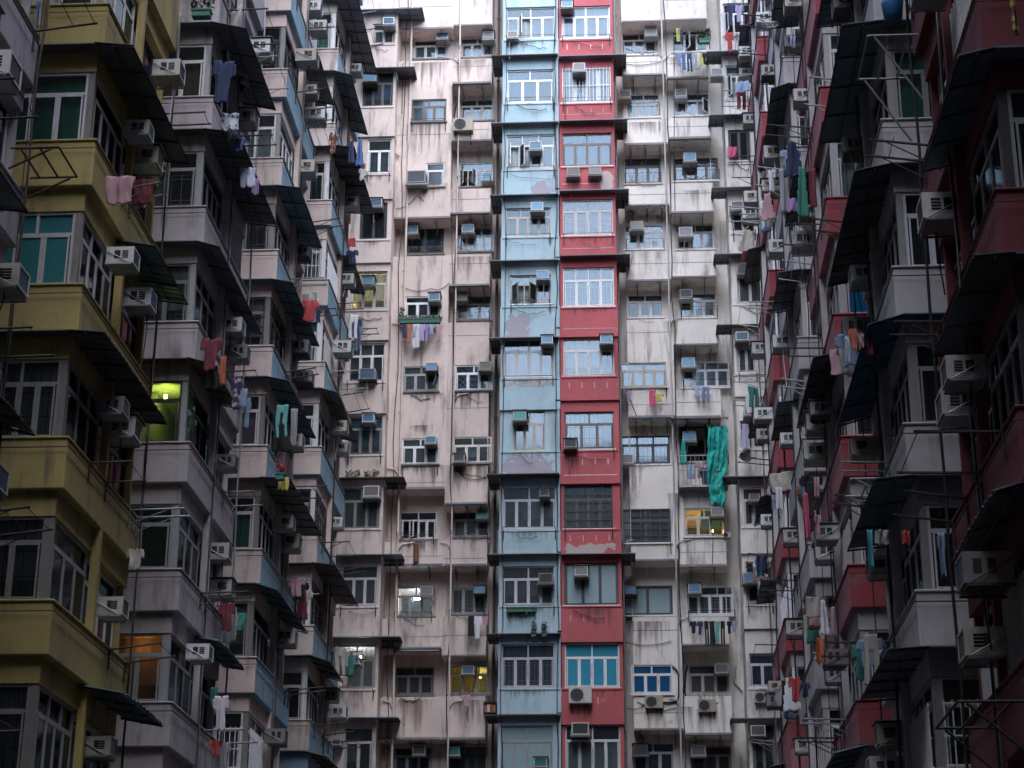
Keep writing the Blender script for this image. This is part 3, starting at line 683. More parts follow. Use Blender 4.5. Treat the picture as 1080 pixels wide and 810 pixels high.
# soot and damp marks with outlines of their own, lying on the render
def stainmat(name, col, dens, streaky=7):
    m, N, L, b = nodes(name); out = N['Material Output']
    tc = N.new('ShaderNodeTexCoord'); sx = N.new('ShaderNodeSeparateXYZ'); L.new(tc.outputs['Generated'], sx.inputs[0])
    def op(o_, a, b_=None, c_=None):
        q = N.new('ShaderNodeMath'); q.operation = o_
        for i_, v in enumerate((a, b_, c_)):
            if v is None: continue
            if isinstance(v, (int, float)): q.inputs[i_].default_value = v
            else: L.new(v, q.inputs[i_])
        return q.outputs[0]
    def nz(scale, vec, det=6):
        mp = N.new('ShaderNodeMapping'); mp.inputs['Scale'].default_value = vec; L.new(tc.outputs['Object'], mp.inputs[0])
        g_ = N.new('ShaderNodeObjectInfo'); ad = N.new('ShaderNodeVectorMath'); ad.operation = 'ADD'; L.new(mp.outputs[0], ad.inputs[0]); L.new(g_.outputs['Location'], ad.inputs[1])
        n = N.new('ShaderNodeTexNoise'); n.inputs['Scale'].default_value = scale; n.inputs['Detail'].default_value = det; L.new(ad.outputs[0], n.inputs[0]); return n.outputs[0]
    ex = op('MULTIPLY', op('MULTIPLY', sx.outputs[0], op('SUBTRACT', 1, sx.outputs[0])), 4)      # 0 at the sides, 1 in the middle
    ez = sx.outputs[2]                                                                          # fades downwards
    st = nz(streaky, (1, 1, .07)) if streaky else nz(3, (1, 1, 1.3), 9)
    v = op('ADD', op('MULTIPLY', op('POWER', ex, .5), ez if streaky else op('POWER', op('MULTIPLY', op('MULTIPLY', ez, op('SUBTRACT', 1, ez)), 4), .4)), op('MULTIPLY_ADD', st, 2.6, -1.75))
    r_ = N.new('ShaderNodeMapRange'); r_.inputs['From Min'].default_value = .0; r_.inputs['From Max'].default_value = .6 if streaky else .06; r_.inputs['To Max'].default_value = dens; L.new(v, r_.inputs[0])
    t = N.new('ShaderNodeBsdfTransparent'); x = N.new('ShaderNodeMixShader'); L.new(r_.outputs[0], x.inputs[0]); L.new(t.outputs[0], x.inputs[1]); L.new(b.outputs[0], x.inputs[2]); L.new(x.outputs[0], out.inputs[0])
    b.inputs['Base Color'].default_value = (*col, 1); b.inputs['Roughness'].default_value = .95
    return m
SOOT = stainmat('soot', (.09, .08, .075), .5); RUSTS = stainmat('rust_wash', (.17, .11, .08), .5, 5); DAMP = stainmat('mauve_undercoat', (.36, .33, .38), .85, 0); PALE = stainmat('pale_plaster', (.5, .44, .42), .7, 0)
def stain(parent, x0, y0, x1, y1, Y, m):
    p, q = onY(x0, y1, Y), onY(x1, y0, Y); b = MB(); W = abs(q.x - p.x); H = q.z - p.z
    n = 0; b.v = [(0, 0, 0), (W, 0, 0), (W, 0, H), (0, 0, H)]; b.f = [(0, 1, 2, 3)]; b.m = [0]
    link('wall_stain', b.mesh('wall_stain', [m]), parent, (p.x, Y, p.z))
for (par, Y, rows) in ((bp_, YF - .007, ((425,345,470,400,RUSTS),(478,411,508,440,SOOT),(430,448,458,464,SOOT),(440,193,475,232,RUSTS),(420,130,470,165,SOOT),(478,270,520,303,SOOT),(424,490,470,520,SOOT),(476,486,500,518,SOOT),(466,490,520,530,RUSTS),
    (416,570,466,598,SOOT),(410,738,460,780,RUSTS),(468,738,512,782,SOOT),(478,62,520,90,RUSTS),(432,65,474,100,SOOT))),
    (bw_, YF - .007, ((675,745,706,785,SOOT),(732,748,762,776,SOOT),(650,488,680,520,SOOT),(712,575,716,598,RUSTS),(700,60,720,84,RUSTS),(700,338,716,364,RUSTS),(655,655,710,700,SOOT),(712,745,732,785,SOOT),(728,415,752,441,SOOT),(705,520,725,600,SOOT),(716,200,752,225,RUSTS),(660,128,700,152,SOOT),(718,655,775,682,SOOT))),
    (bd_, 63.443, ((528,478,580,506,DAMP),(545,484,586,503,DAMP),(530,400,585,408,PALE),(529,640,562,668,SOOT),(532,44,560,60,RUSTS),(560,190,586,206,DAMP),(532,330,560,356,DAMP))),
    (be_, 63.443, ((594,572,652,586,PALE),(600,640,652,665,SOOT),(595,484,615,510,SOOT),(606,742,630,764,SOOT),(630,180,648,200,PALE)))):
    for x0, y0, x1, y1, m in rows: stain(par, x0, y0, x1, y1, Y - .0006 * (int(x0 + y0) % 7), m)
rs_ = random.Random(5)
for key, par in (('B', bp_), ('C', bp_), ('F', bw_), ('G', bw_), ('D', bd_), ('E', be_), ('A', ba_), ('H', bh_)):
    for i, (x0, x1, z0, z1, Y) in enumerate(BACK[key]):
        if i > 10: continue
        Yp = {'A': 63.594, 'H': 63.594, 'D': 63.442, 'E': 63.442}.get(key, YF - .012) - .0008 * i
        for (xa, xb, m) in ((x0 - .25, x0 + .35, SOOT), (x1 - .35, x1 + .25, RUSTS), (x0 + .1, x1 - .1, SOOT)):
            if rs_.random() < .42:
                b = MB(); W = xb - xa; H = rs_.uniform(.4, .62); b.v = [(0, 0, 0), (W, 0, 0), (W, 0, H), (0, 0, H)]; b.f = [(0, 1, 2, 3)]; b.m = [0]
                Yp -= .0001; lo = {'A': XA - 3.4, 'B': XA, 'C': XBC, 'D': XDL, 'E': XDE, 'F': .12, 'G': XFG, 'H': XH}[key]; hi = {'A': XA, 'B': XBC, 'C': XC, 'D': XDE, 'E': XER, 'F': XFG, 'G': XGR, 'H': XH + 3.4}[key]
                if xa < lo or xb > hi: continue
                link('wall_stain', b.mesh('wall_stain', [m]), par, (xa, Yp, z0 - .08 - H))
def wire(parent, pts, Y, sag=.15, r=.012):
    P = [onY(x, y, Y) for x, y in pts]; out = []
    for a, c in zip(P, P[1:]):
        for i in range(6):
            t = i / 6; q_ = a.lerp(c, t); q_.z -= sag * 4 * t * (1 - t) * (1 if abs(a.x - c.x) > .3 else 0); out.append(q_)
    out.append(P[-1]); b = MB(); b.tube(out, r, 0, 5); link('cable', b.mesh('cable', [BLK], True), parent)
for par, pts in ((bp_, [(424,302),(455,304),(474,298)]),(bp_, [(476,231),(478,320),(479,400)]),(bp_, [(448,231),(449,262)]),(bp_, [(480,490),(496,505),(522,496)]),(bp_, [(425,66),(424,120)]),(bp_, [(418,220),(440,206),(447,212)]),
    (bw_, [(711,40),(711,160),(712,240)]),(bw_, [(654,66),(700,64),(706,58)]),(bw_, [(705,160),(708,230)]),(bw_, [(672,440),(663,416),(660,411)]),(bw_, [(716,560),(715,640),(722,700)]),(bw_, [(656,676),(708,676)]),(bw_, [(656,744),(680,743)]),(bw_, [(748,545),(752,566),(751,600)]),
    (bd_, [(583,60),(586,200)]),(be_, [(596,60),(596,128)])):
    wire(par, pts, 63.4 if par in (bd_, be_) else YF - .04)

rp = random.Random(21)
for (px, m, par, rr) in ((424, PINK, bp_, .04), (479, PINK2, bp_, .032), (478, BLK, bp_, .018), (708, GREYW, bw_, .032), (712, BLK, bw_, .02), (654, CAS['g'], bw_, .045), (418, BLK, bp_, .015), (587, BLK, bd_, .016), (531, BLK, bd_, .014)):
    Y = 63.38 if par is bd_ else YF - .05; x0 = onY(px, 405, Y).x; b = MB(); z = 4.0; pts = []
    while z < 42:
        pts.append((x0 + rp.uniform(-.02, .02) * (3 if rr < .03 else .3), Y, z)); z += 1.4
    b.tube(pts, rr, 0, 6)
    if rr > .03:
        for k in range(4, 14):
            if rp.random() < .55:
                zz = sill(k) - .35; d_ = rp.choice([-1, 1]) * rp.uniform(.3, .9); b.tube([(x0, Y, zz - .25), (x0 + d_ * .3, Y, zz), (x0 + d_, Y, zz + .05)], rr * .7, 0, 6)
    link('drain_pipe' if rr > .03 else 'cable', b.mesh('drain_pipe', [m], True), par)
for key, par in (('B', bp_), ('C', bp_), ('D', bd_), ('E', be_), ('F', bw_), ('G', bw_), ('A', ba_), ('H', bh_)):
    for i, (x0, x1, z0, z1, Y) in enumerate(BACK[key][:10]):
        if rp.random() < .5:
            Yc = {'A': 63.56, 'H': 63.56, 'D': 63.38, 'E': 63.38}.get(key, YF - .035); w_ = x1 - x0
            xa = x0 + w_ * rp.uniform(.0, .3); xb = x0 + w_ * rp.uniform(.6, 1.05); za = z0 - rp.uniform(.12, .3); zb = z0 - rp.uniform(.2, .6); b = MB(); P = []
            for q_ in range(9):
                t = q_ / 8; P.append((xa + (xb - xa) * t, Yc, za + (zb - za) * t - rp.uniform(.1, .3) * 4 * t * (1 - t) * .6))
            b.tube(P, rp.choice([.008, .011, .015]), 0, 5); link('cable', b.mesh('cable', [BLK if rp.random() < .8 or key in 'DE' else CAS['g']], True), par)

# ------------------------------------------------------------------ the two wings, bays stepping away from the camera
XL, XR = -9.33, 4.53
def xin(c, d): return (XL if c > 0 else XR) - c * d
def wing_bay(c, Y, label, mf, ms, lint, klo, khi, ktop, nm, cfg, frame='g', post=None, seed=0, fm=.25):
    """c=+1 left wing, -1 right wing. Each floor: parapet, lintel, corner glazing to the front and the court, second light behind a post"""
    B = building(label); r = random.Random(seed)
    LB = 4.9
    wl = MB()
    wl.box(xin(c, 2.6), xin(c, 6.5), Y, Y + 8.35, -1.6, TOP)
    z0, z1 = sill(klo) - .87, sill(khi) - .87
    wl.box(xin(c, 0), xin(c, 2.61), Y, Y + LB, -1.6, z0 - .002); wl.box(xin(c, 0), xin(c, 2.61), Y, Y + LB, z1, TOP)
    wl.box(xin(c, 1.0), xin(c, 2.61), Y + .8, Y + LB - .1, z0, z1, 2)
    for k in range(klo, khi):
        s = sill(k)
        wl.box(xin(c, .14), xin(c, 2.61), Y + .14, Y + LB - .02, s + 1.5, s + 1.93 - .001, 1)
        wl.box(xin(c, 2.3), xin(c, 2.61), Y + .14, Y + .8, s, s + 1.5, 1)
        wl.box(xin(c, .2), xin(c, 1.0), Y + LB - .12, Y + LB - .02, s, s + 1.5, 1)
        wl.box(xin(c, .16), xin(c, .28), Y + .16, Y + .28, s, s + 1.5, 3)
        wl.box(xin(c, -.002), xin(c, .14), Y + 2.36, Y + 2.5, s, s + 1.93 - .002, 4)
    link('wall', wl.mesh('wall', [ms, lint, INTER, FR[frame], post or lint]), B)
    side_first = (xin(c, .17), Y + .28) if c > 0 else (xin(c, .17), Y + 2.34)
    for k in range(klo, khi):
        s = sill(k); cf = cfg.get(k, {})
        p = MB(); a = -1 if c > 0 else 1
        # material per face: -z +z -y +y -x +x
        mi = [1, 1, 0, 1, 1, 1]
        p.box(xin(c, 0), xin(c, 2.62), Y, Y + LB, s - .87, s - .001, ms=mi)
        p.box(xin(c, -.03), xin(c, 2.62), Y - .03, Y + LB, s, s + .05, ms=[0, 1, 0, 1, 1, 1])
        po = link('parapet', p.mesh('parapet', [mf, ms]), B)
        bv = po.modifiers.new('bevel', 'BEVEL'); bv.width = .022; bv.segments = 2
        fr = cf.get('fr', r.choice([frame, frame, 'w', 'g'] if frame != 'b' else ['b']))
        cu = cf.get('cur', r.choice('lldwwpbagd')); gl = r.choice([3, 3, 3, 2]); n1 = r.choice([1, 2, 3]); gr = cf.get('gr', r.choice(['', 'B', 'V', 'Q', 'R', 'G']))
        zf = s + .052; hh = 1.445
        xa = min(xin(c, .28), xin(c, 2.3)); W = abs(xin(c, 2.3) - xin(c, .28))
        fl = cf.get('fl', r.choice(['', '', '', 'o']))
        if not cf.get('open'):
            window(B, W, hh, (xa, Y + .2, zf), 0, fr, n1, cf.get('nb', r.choice([3, 4])), cu, gr, cf.get('glass', gl), fl, seed=seed * 50 + k, tf=.3)
        rz = math.pi / 2 if c > 0 else -math.pi / 2
        def side(y0, y1, d, **kw):
            window(B, y1 - y0, hh, (xin(c, d), y0 if c > 0 else y1, zf), rz, **kw)
        cu2 = cf.get('cur2', r.choice([cu, cu, 'n', 'l', 'w']))
        side(Y + .28, Y + 2.34, .22, fr=fr, nt_=n1, nb=r.choice([3, 4]), cur=cu2, gr=gr, glass=gl, flags='', seed=seed * 50 + k + 900)
        side(Y + 2.52, Y + LB - .14, .34, fr=r.choice([fr, 'w', 'd']), nt_=r.choice([0, 2]), nb=r.choice([3, 4]), cur=r.choice(['n', 'l', 'd', 'w', 'k']), gr=r.choice(['V', 'V', 'B', '']), glass=3, flags='', seed=seed * 50 + k + 1800)
        if cf.get('lamp'):
            col, pw = cf['lamp']; lamp_in(B, (xin(c, .75), Y + .6, s + 1.3), col, pw)
        # awning round the corner and along the court side
        kind = cf.get('aw', r.choice(['long', 'short', 'back', 'none', 'long'] if c > 0 else (['long', 'long', 'back', 'short', 'none'] if Y < 45 else ['long', 'back', 'short', 'none', 'none'])))
        zz = s - .87; am = cf.get('am', r.choice([0, 0, 1, 1, 2, 3] if c > 0 else [0, 1, 1, 0]))
        if kind != 'none':
            ya, yb = {'long': (Y - .2, Y + (r.uniform(3.6, 5.1) if Y > 25 else r.uniform(2.8, 3.4))), 'back': (Y + 2.2, Y + r.uniform(5, 5.4)), 'short': (Y - .2, Y + 2.6)}[kind]
            out = (r.uniform(.34, .44) if Y < 25 else r.uniform(.45, .6) if Y < 40 else r.uniform(.35, .5)) if c < 0 else r.uniform(.38, .7); dr = r.uniform(.03, .22)
            b = MB(); XO, XI = xin(c, -out), xin(c, .13)
            ql = [(XO, ya, zz - dr), (XI, ya, zz - .01), (XI, yb, zz - .01), (XO, yb, zz - dr)]
            if c < 0: ql = [ql[1], ql[0], ql[3], ql[2]]
            else: ql = ql
            seg = 12; zig = .012
            nc = int((yb - ya) / .12) if r.random() < .75 else 2; kb = r.uniform(-.05, .05); nv = len(b.v)
            for i in range(nc + 1):                     # corrugated: the sheet rises and falls along its length
                yy = ya + (yb - ya) * i / nc; wv = (.014 if i % 2 else -.014) if nc > 2 else 0
                bend = kb * math.sin(3.1 * i / nc) + (r.uniform(-.012, .012))
                for (xx, z_) in ((XO, zz - dr + bend), (XI, zz - .01)):
                    b.v += [(xx, yy, z_ + wv), (xx, yy, z_ + wv - .012)]
            for i in range(nc):
                a_ = nv + i * 4
                b.f += [(a_, a_ + 4, a_ + 6, a_ + 2), (a_ + 1, a_ + 3, a_ + 7, a_ + 5), (a_, a_ + 1, a_ + 5, a_ + 4), (a_ + 2, a_ + 6, a_ + 7, a_ + 3)]; b.m += [0] * 4
            b.f += [(nv, nv + 2, nv + 3, nv + 1), (nv + nc * 4, nv + nc * 4 + 1, nv + nc * 4 + 3, nv + nc * 4 + 2)]; b.m += [0, 0]
            n = int((yb - ya) / r.choice([.7, .9, 1.2]))
            for i in range(n + 1):
                yy = ya + .04 + (yb - ya - .08) * i / n
                b.tube([(XO, yy, zz - dr - .045), (XI, yy, zz - .055)], .018, 1, 4)
            b.tube([(XO, ya, zz - dr - .04), (XO, yb, zz - dr - .04)], .016, 1, 4)
            b.tube([((XO + XI) / 2, ya, zz - dr / 2 - .07), ((XO + XI) / 2, yb, zz - dr / 2 - .07)], .014, 1, 4)
            if kind != 'back':
                e2 = MB()
                x2, x3 = sorted((xin(c, .13), xin(c, 2.6)))
                b.slab([(x2, Y - .2, zz - .03), (x3, Y - .2, zz - .03), (x3, Y + .13, zz - .01), (x2, Y + .13, zz - .01)], .02)
            link('awning', b.mesh('awning', [AWN[am], RUSTY]), B)
        # rod along the parapet, clothes racks standing out over the court
        rb = MB()
        zr = s - .16
        x2 = xin(c, -.05)
        rb.tube([(xin(c, 2.4), Y - .06, zr), (x2, Y - .06, zr), (x2, Y + LB, zr)], .012, 0, 5)
        link('clothes_rail', rb.mesh('clothes_rail', [RUSTY]), B)
        for ry in cf.get('racks', r.choice([[2.4, 4.6], [4.6], [4.6], [2.4], []])):
            q = MB(); o_ = r.uniform(.7, 1.1)
            sp = r.choice([.5, 1.1, 1.6]); up = r.choice([.02, .02, .12]); strut = r.random() < .5
            for (yy) in (Y + ry - sp, Y + ry):
                q.tube([(xin(c, -.02), yy, s + .0), (xin(c, -o_), yy, s + up)], .02, 0, 5)
                if strut: q.tube([(xin(c, -.02), yy, s - .28), (xin(c, -o_ * .75), yy, s + up * .7)], .011, 0, 5)
                q.box(xin(c, -.001), xin(c, -.03), yy - .02, yy + .02, s - .36, s + .05)
            for j in range(r.choice([1, 1, 2, 3])):
                xx = xin(c, -o_ * (.95 - .35 * j)); q.tube([(xx, Y + ry - sp - .05, s + up), (xx, Y + ry + .05, s + up)], .007, 0, 5)
            link('laundry_rack', q.mesh('laundry_rack', [RUSTY if r.random() < .7 else STEEL]), B)
        # air conditioners on the court side
        acs = cf.get('ac')
        if acs is None:
            acs = []
            if r.random() < .3: acs.append((r.uniform(1.3, 1.9), r.uniform(.9, 1.1)))
            if r.random() < .75: acs.append((r.uniform(2.7, 3.1), r.uniform(.8, 1.15)))
            if r.random() < .35: acs.append((r.uniform(3.8, 4.4), r.uniform(.4, .95)))
        for j, (yy, dz) in enumerate(acs):
            word = {1: 'only', 2: ('nearer', 'farther'), 3: ('nearest', 'middle', 'farthest')}[len(acs)]
            word = word if isinstance(word, str) else word[j]
            cv = r.choice('wwcg'); gv = r.choice('bbgt')
            tl = R(r.uniform(-4, 3)); sz = r.uniform(.74, .98)
            aircon((xin(c, -.03 if yy < 2.4 else .1), Y + yy, s + dz), rz, '%s air conditioner with %s coil, %s above the %s parapet down, %s' % (COLN[cv], GRN[gv], word, ORD[ktop - k + 1], nm), cv, gv, sz, tilt=0, sy=sz * 1.05)
    # drain pipe in the return of the bay
    b = MB(); px = xin(c, .9); py = Y + LB + .1; b.tube([(px, py, -1.6), (px, py, TOP)], .055, 0, 8)
    b.tube([(px - c * .3, py, -1.6), (px - c * .3, py, TOP)], .035, 0, 8)
    link('drain_pipe', b.mesh('drain_pipe', [STEEL]), B)
    for q_ in range(3):                                  # cables and thin pipes climbing the court face of the bay
        yy = Y + r.choice([2.43, 2.6, 4.75, 4.82, 2.3]) + r.uniform(-.04, .04); b = MB(); P = []; z = max(-1, sill(klo) - 2)
        while z < sill(khi): P.append((xin(c, -.035 - .015 * q_) + r.uniform(-.015, .015), yy + r.uniform(-.05, .05), z)); z += .9
        b.tube(P, r.choice([.01, .014, .024]), 0, 5); link('cable', b.mesh('cable', [r.choice([BLK, BLK, CAS['g'], RUSTY])], True), B)
    return B
YB_ = {0: 21.2, 1: 29.5, 2: 37.9, 3: 46.3, 4: 54.6}
wing = {}
wing['L0'] = wing_bay(1, YB_[0], 'near grey lilac bays cut off by the left edge of the photo', LILAC, LILAC, LILAC, 1, 6, 4, 'lilac edge bays', {}, 'l', seed=31)
wing['L1'] = wing_bay(1, YB_[1], 'mustard yellow bay stack with soiled parapets on the near left', YELW, YELW, YELW, 0, 7, 6, 'yellow bays', {
    5: dict(cur='g', cur2='w', fr='l', nb=4, gr='', fl='f', ac=[(1.9, 1.05), (2.9, .95)], aw='back', am=1), 4: dict(cur='t', fr='l', nb=4, ac=[(1.5, 1.0), (3.2, .9)], aw='long', am=0, glass=GTEAL), 3: dict(cur='d', gr='V', nb=6, fr='g', ac=[(1.7, 1.0), (2.7, .9)], aw='none'),
    2: dict(cur='d', gr='V', nb=4, fr='g', ac=[(3.1, .5)], aw='back', am=1), 1: dict(cur='l', fr='g', nb=4, ac=[(3.0, .8)], aw='none'), 6: dict(aw='long', am=0)}, 'g', post=YELW, seed=3)
wing['L2'] = wing_bay(1, YB_[2], 'pale mauve bay stack behind the yellow one on the left', LILAC, LILAC, LILAC, 1, 9, 8, 'mauve bays', {
    8: dict(aw='long', am=0), 7: dict(fr='w', cur='k', nb=4, ac=[(3.0, .9)], aw='long', am=0, gr='', fl=''), 6: dict(cur='l', fr='g', aw='long', am=0, ac=[]), 5: dict(cur='l', fr='g', aw='short', am=2, ac=[(2.9, .9), (3.8, .6)]),
    4: dict(cur='n', lamp=((.85, 1, .12), 11), fr='d', nb=2, aw='none', am=2, gr='', fl='', glass=2, ac=[(3.3, .5)]),
    3: dict(cur='g', fr='g', gr='', aw='back', ac=[(2.9, 1.0), (3.4, .3)]), 2: dict(cur='a', fr='g', gr='', lamp=((1, .35, .05), .8), aw='none', am=0, ac=[(1.2, 1.15)], nb=4)}, 'g', seed=4)
wing['L3'] = wing_bay(1, YB_[3], 'bay stack with pink fronts and blue flanks, third on the left', PINK2, BLUEW, PINK2, 2, 11, 10, 'nearer pink bays', {9: dict(cur='k', aw='none', am=1, fr='d'), 8: dict(fl='O', cur='w', fr='w', aw='long', am=1), 7: dict(aw='long', am=1, cur='n'), 6: dict(aw='long', am=1, cur='l'), 5: dict(aw='long', am=3), 4: dict(aw='long', am=1), 3: dict(aw='none')}, 'g', seed=5)
wing['L4'] = wing_bay(1, YB_[4], 'farthest left bay stack with pink fronts and blue flanks', PINK, BLUEW, PINK, 3, 13, 12, 'farther pink bays', {11: dict(aw='long', am=0), 10: dict(aw='long', am=0, fl='o', fr='w'), 9: dict(fl='', aw='back', am=0), 8: dict(fl='o', aw='none', am=3, fr='w'), 7: dict(aw='long', am=3, fl='o'), 6: dict(aw='none', am=0)}, 'w', seed=6)
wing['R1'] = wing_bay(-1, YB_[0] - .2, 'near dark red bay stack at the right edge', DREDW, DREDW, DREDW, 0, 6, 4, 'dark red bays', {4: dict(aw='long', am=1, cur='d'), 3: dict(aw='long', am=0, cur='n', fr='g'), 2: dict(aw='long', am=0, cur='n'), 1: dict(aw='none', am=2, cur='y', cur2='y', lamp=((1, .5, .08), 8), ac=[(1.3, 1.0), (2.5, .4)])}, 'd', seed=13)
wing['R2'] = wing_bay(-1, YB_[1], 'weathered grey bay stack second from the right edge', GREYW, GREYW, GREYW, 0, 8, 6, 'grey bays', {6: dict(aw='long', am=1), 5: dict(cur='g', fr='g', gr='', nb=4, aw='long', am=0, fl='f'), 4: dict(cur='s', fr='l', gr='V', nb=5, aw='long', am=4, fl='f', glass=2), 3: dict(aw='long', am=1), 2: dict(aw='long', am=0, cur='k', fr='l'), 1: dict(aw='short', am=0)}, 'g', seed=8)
wing['R3'] = wing_bay(-1, YB_[2] + .3, 'red bay stack with flanks tinted paler for sky sheen on the right', WRED, SHEENRED, GREYW, 1, 10, 8, 'nearer red bays', {7: dict(fr='w', cur='b', gr='R', aw='back'), 6: dict(aw='none'), 5: dict(cur='b', fr='l', gr='R', glass=GBLUE, aw='long'), 3: dict(aw='none')}, 'l', seed=9)
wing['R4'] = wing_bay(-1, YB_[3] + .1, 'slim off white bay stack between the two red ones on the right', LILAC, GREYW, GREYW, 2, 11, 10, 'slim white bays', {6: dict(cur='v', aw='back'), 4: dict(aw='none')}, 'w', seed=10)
wing['R5'] = wing_bay(-1, YB_[4], 'farthest red bay stack beside the far facade', WRED, SHEENRED, GREYW, 3, 13, 12, 'farther red bays', {8: dict(aw='none'), 6: dict(aw='back')}, 'w', seed=11)
wing['R0'] = None
# rear block added out of view so the lower floors darken; flanks continue the wings
q = MB(); q.box(-16, 11, -16, -9, -1.6, TOP + 2); 
for k in range(0, 15):
    q.box(-15, 10, -9, -8.2, sill(k) - .87, sill(k))
rb_ = building('unseen block added behind the camera to shade the lower court', 'added_rear_block'); link('wall', q.mesh('wall', [GREYW]), rb_)
for (c, nmx) in ((1, 'left'), (-1, 'right')):
    q = MB(); q.box(xin(c, 0), xin(c, 2.6), -9, 17.7, -1.6, TOP); q.box(xin(c, 2.61), xin(c, 6.5), -9, 20.9, -1.6, TOP)
    b_ = building('plain grey flank wall of the court on the %s behind the camera' % nmx, 'side_building'); link('wall', q.mesh('wall', [CONC]), b_)
if 1:
    q = MB(); q.box(xin(1, 3), xin(1, 6.5), 63.0, 67, -1.6, TOP); q.box(xin(-1, 3.5), xin(-1, 6.5), 63.0, 67, -1.6, TOP)
    link('return_wall', q.mesh('return_wall', [CONC]), bw_)
FWD = CM @ Vector((0, 0, -1))
def hang(px, py, wpx, hpx, plane, kind, col, label, alt=None, pat=None, name=None, cat=None, rz=0.0, folds=.03, dy=0):
    """px,py: top middle of the piece in the photo; plane: ('Y', y) or ('X', x), where its line runs"""
    p = onY(px, py, plane[1]) if plane[0] == 'Y' else onX(px, py, plane[1])
    d = p.dot(FWD); W = wpx * d / F / max(.35, math.cos(rz)); H = hpx * d / F / .9
    name = name or {'shirt': 'shirt', 'trousers': 'trousers', 'towel': 'towel', 'dress': 'dress', 'leggings': 'trousers'}[kind]
    return garment(kind, W, H, tuple(p), rz, cm(col, alt, pat), name, label, cat or name, seed=int(px * 7 + py), folds=folds)
XLh, XRh = XL + .65, XR - .65
# left wing
LW = [
 (127,186,30,28,'towel','pink','pale pink towel hung below the green curtained window',None,None,XLh),
 (152,189,22,26,'towel','darkred','dark red cloth hung behind the pale pink towel',None,None,XLh-.3),
 (236,64,26,45,'shirt','navy','dark blue shirt on the rack by the top mauve bays',None,None,XLh-.1),
 (243,120,18,17,'towel','blue','blue and white patterned cloth with red, under the dark blue shirt','white','dots',XLh),
 (247,137,14,11,'towel','navy','navy cloth right under the patterned one','black','dots',XLh),
 (253,146,12,12,'shirt','blue','crumpled blue top hanging beside the white open sash',None,None,XLh),
 (262,177,16,20,'towel','lightblue','pale blue striped towel over the pink bay parapet','white','stripe',XLh),
 (270,188,7,17,'towel','purple','bright purple cloth beside the striped towel',None,None,XLh+.1),
 (223,357,24,32,'shirt','darkred','dark red shirt hanging high on the mauve bays',None,None,XLh),
 (224,386,18,24,'trousers','black','black trousers right under the dark red shirt',None,None,XLh),
 (236,376,6,28,'towel','orange','narrow orange cloth beside the black trousers',None,None,XLh+.05),
 (250,398,13,32,'shirt','pink','pink shirt beyond the orange cloth','navy','dots',XLh),
 (257,410,8,18,'towel','lightblue','pale blue cloth next to the pink shirt',None,None,XLh+.1),
 (261,420,9,30,'shirt','denim','denim blue shirt at the end of the pink shirt row',None,None,XLh+.15),
 (298,427,22,32,'leggings','teal','mint green top with long dangling sleeves',None,None,XLh),
 (298,444,26,30,'dress','black','black skirt hanging behind the mint green top',None,None,XLh-.15),
 (311,431,7,38,'towel','grey','narrow grey cloth beside the mint green top',None,None,XLh+.1),
 (327,316,19,22,'shirt','red','orange red jacket hanging under the open grey sash',None,None,XLh),
 (336,325,8,14,'shirt','navy','dark navy shirt beside the orange red jacket',None,None,XLh+.1),
 (299,503,12,13,'towel','yellow','bright yellow bag under the flower pot',None,None,XLh),
 (352,140,10,22,'shirt','pink','pinkish brown top in the narrow gap of the farthest left bays','brown','dots',XLh),
 (380,147,9,28,'dress','blue','royal blue dress beside the far corner window',None,None,XLh+.2),
 (371,148,9,24,'dress','navy','navy dress beside the royal blue one',None,None,XLh),
 (382,178,9,12,'shirt','white','white top under the royal blue dress',None,None,XLh+.2),
 (371,251,8,9,'towel','red','small red cloth at the inner left corner',None,None,XLh+.1),
 (372,264,13,14,'shirt','navy','navy jacket under the small red cloth',None,None,XLh+.1),
 (226,725,6,16,'towel','green','dark green cloth left of the hanging white shirt',None,None,XLh-.2),
 (234,734,17,33,'shirt','white','white T-shirt hanging low on the left side',None,None,XLh),
 (228,781,14,14,'shirt','red','red garment under the white T-shirt',None,None,XLh),
 (237,784,13,26,'shirt','lightblue','pale blue shirt beside the red garment','grey','dots',XLh+.05),
 (143,579,20,20,'shirt','cream','crumpled cream cloth at the end of the yellow bays',None,None,XLh-.2),
 (42,0,6,28,'towel','lightblue','pale blue striped towel at the top left','white','stripe',XL-.3),
 (49,0,7,30,'towel','mustard','orange yellow towel at the top left beside the striped one',None,None,XL-.35),
]
for px, py, w_, h_, kd, co, lb, al, pt, X in LW: hang(px, py, w_, h_, ('X', X), kd, co, lb, al, pt, name='bag' if 'bag' in lb else None)
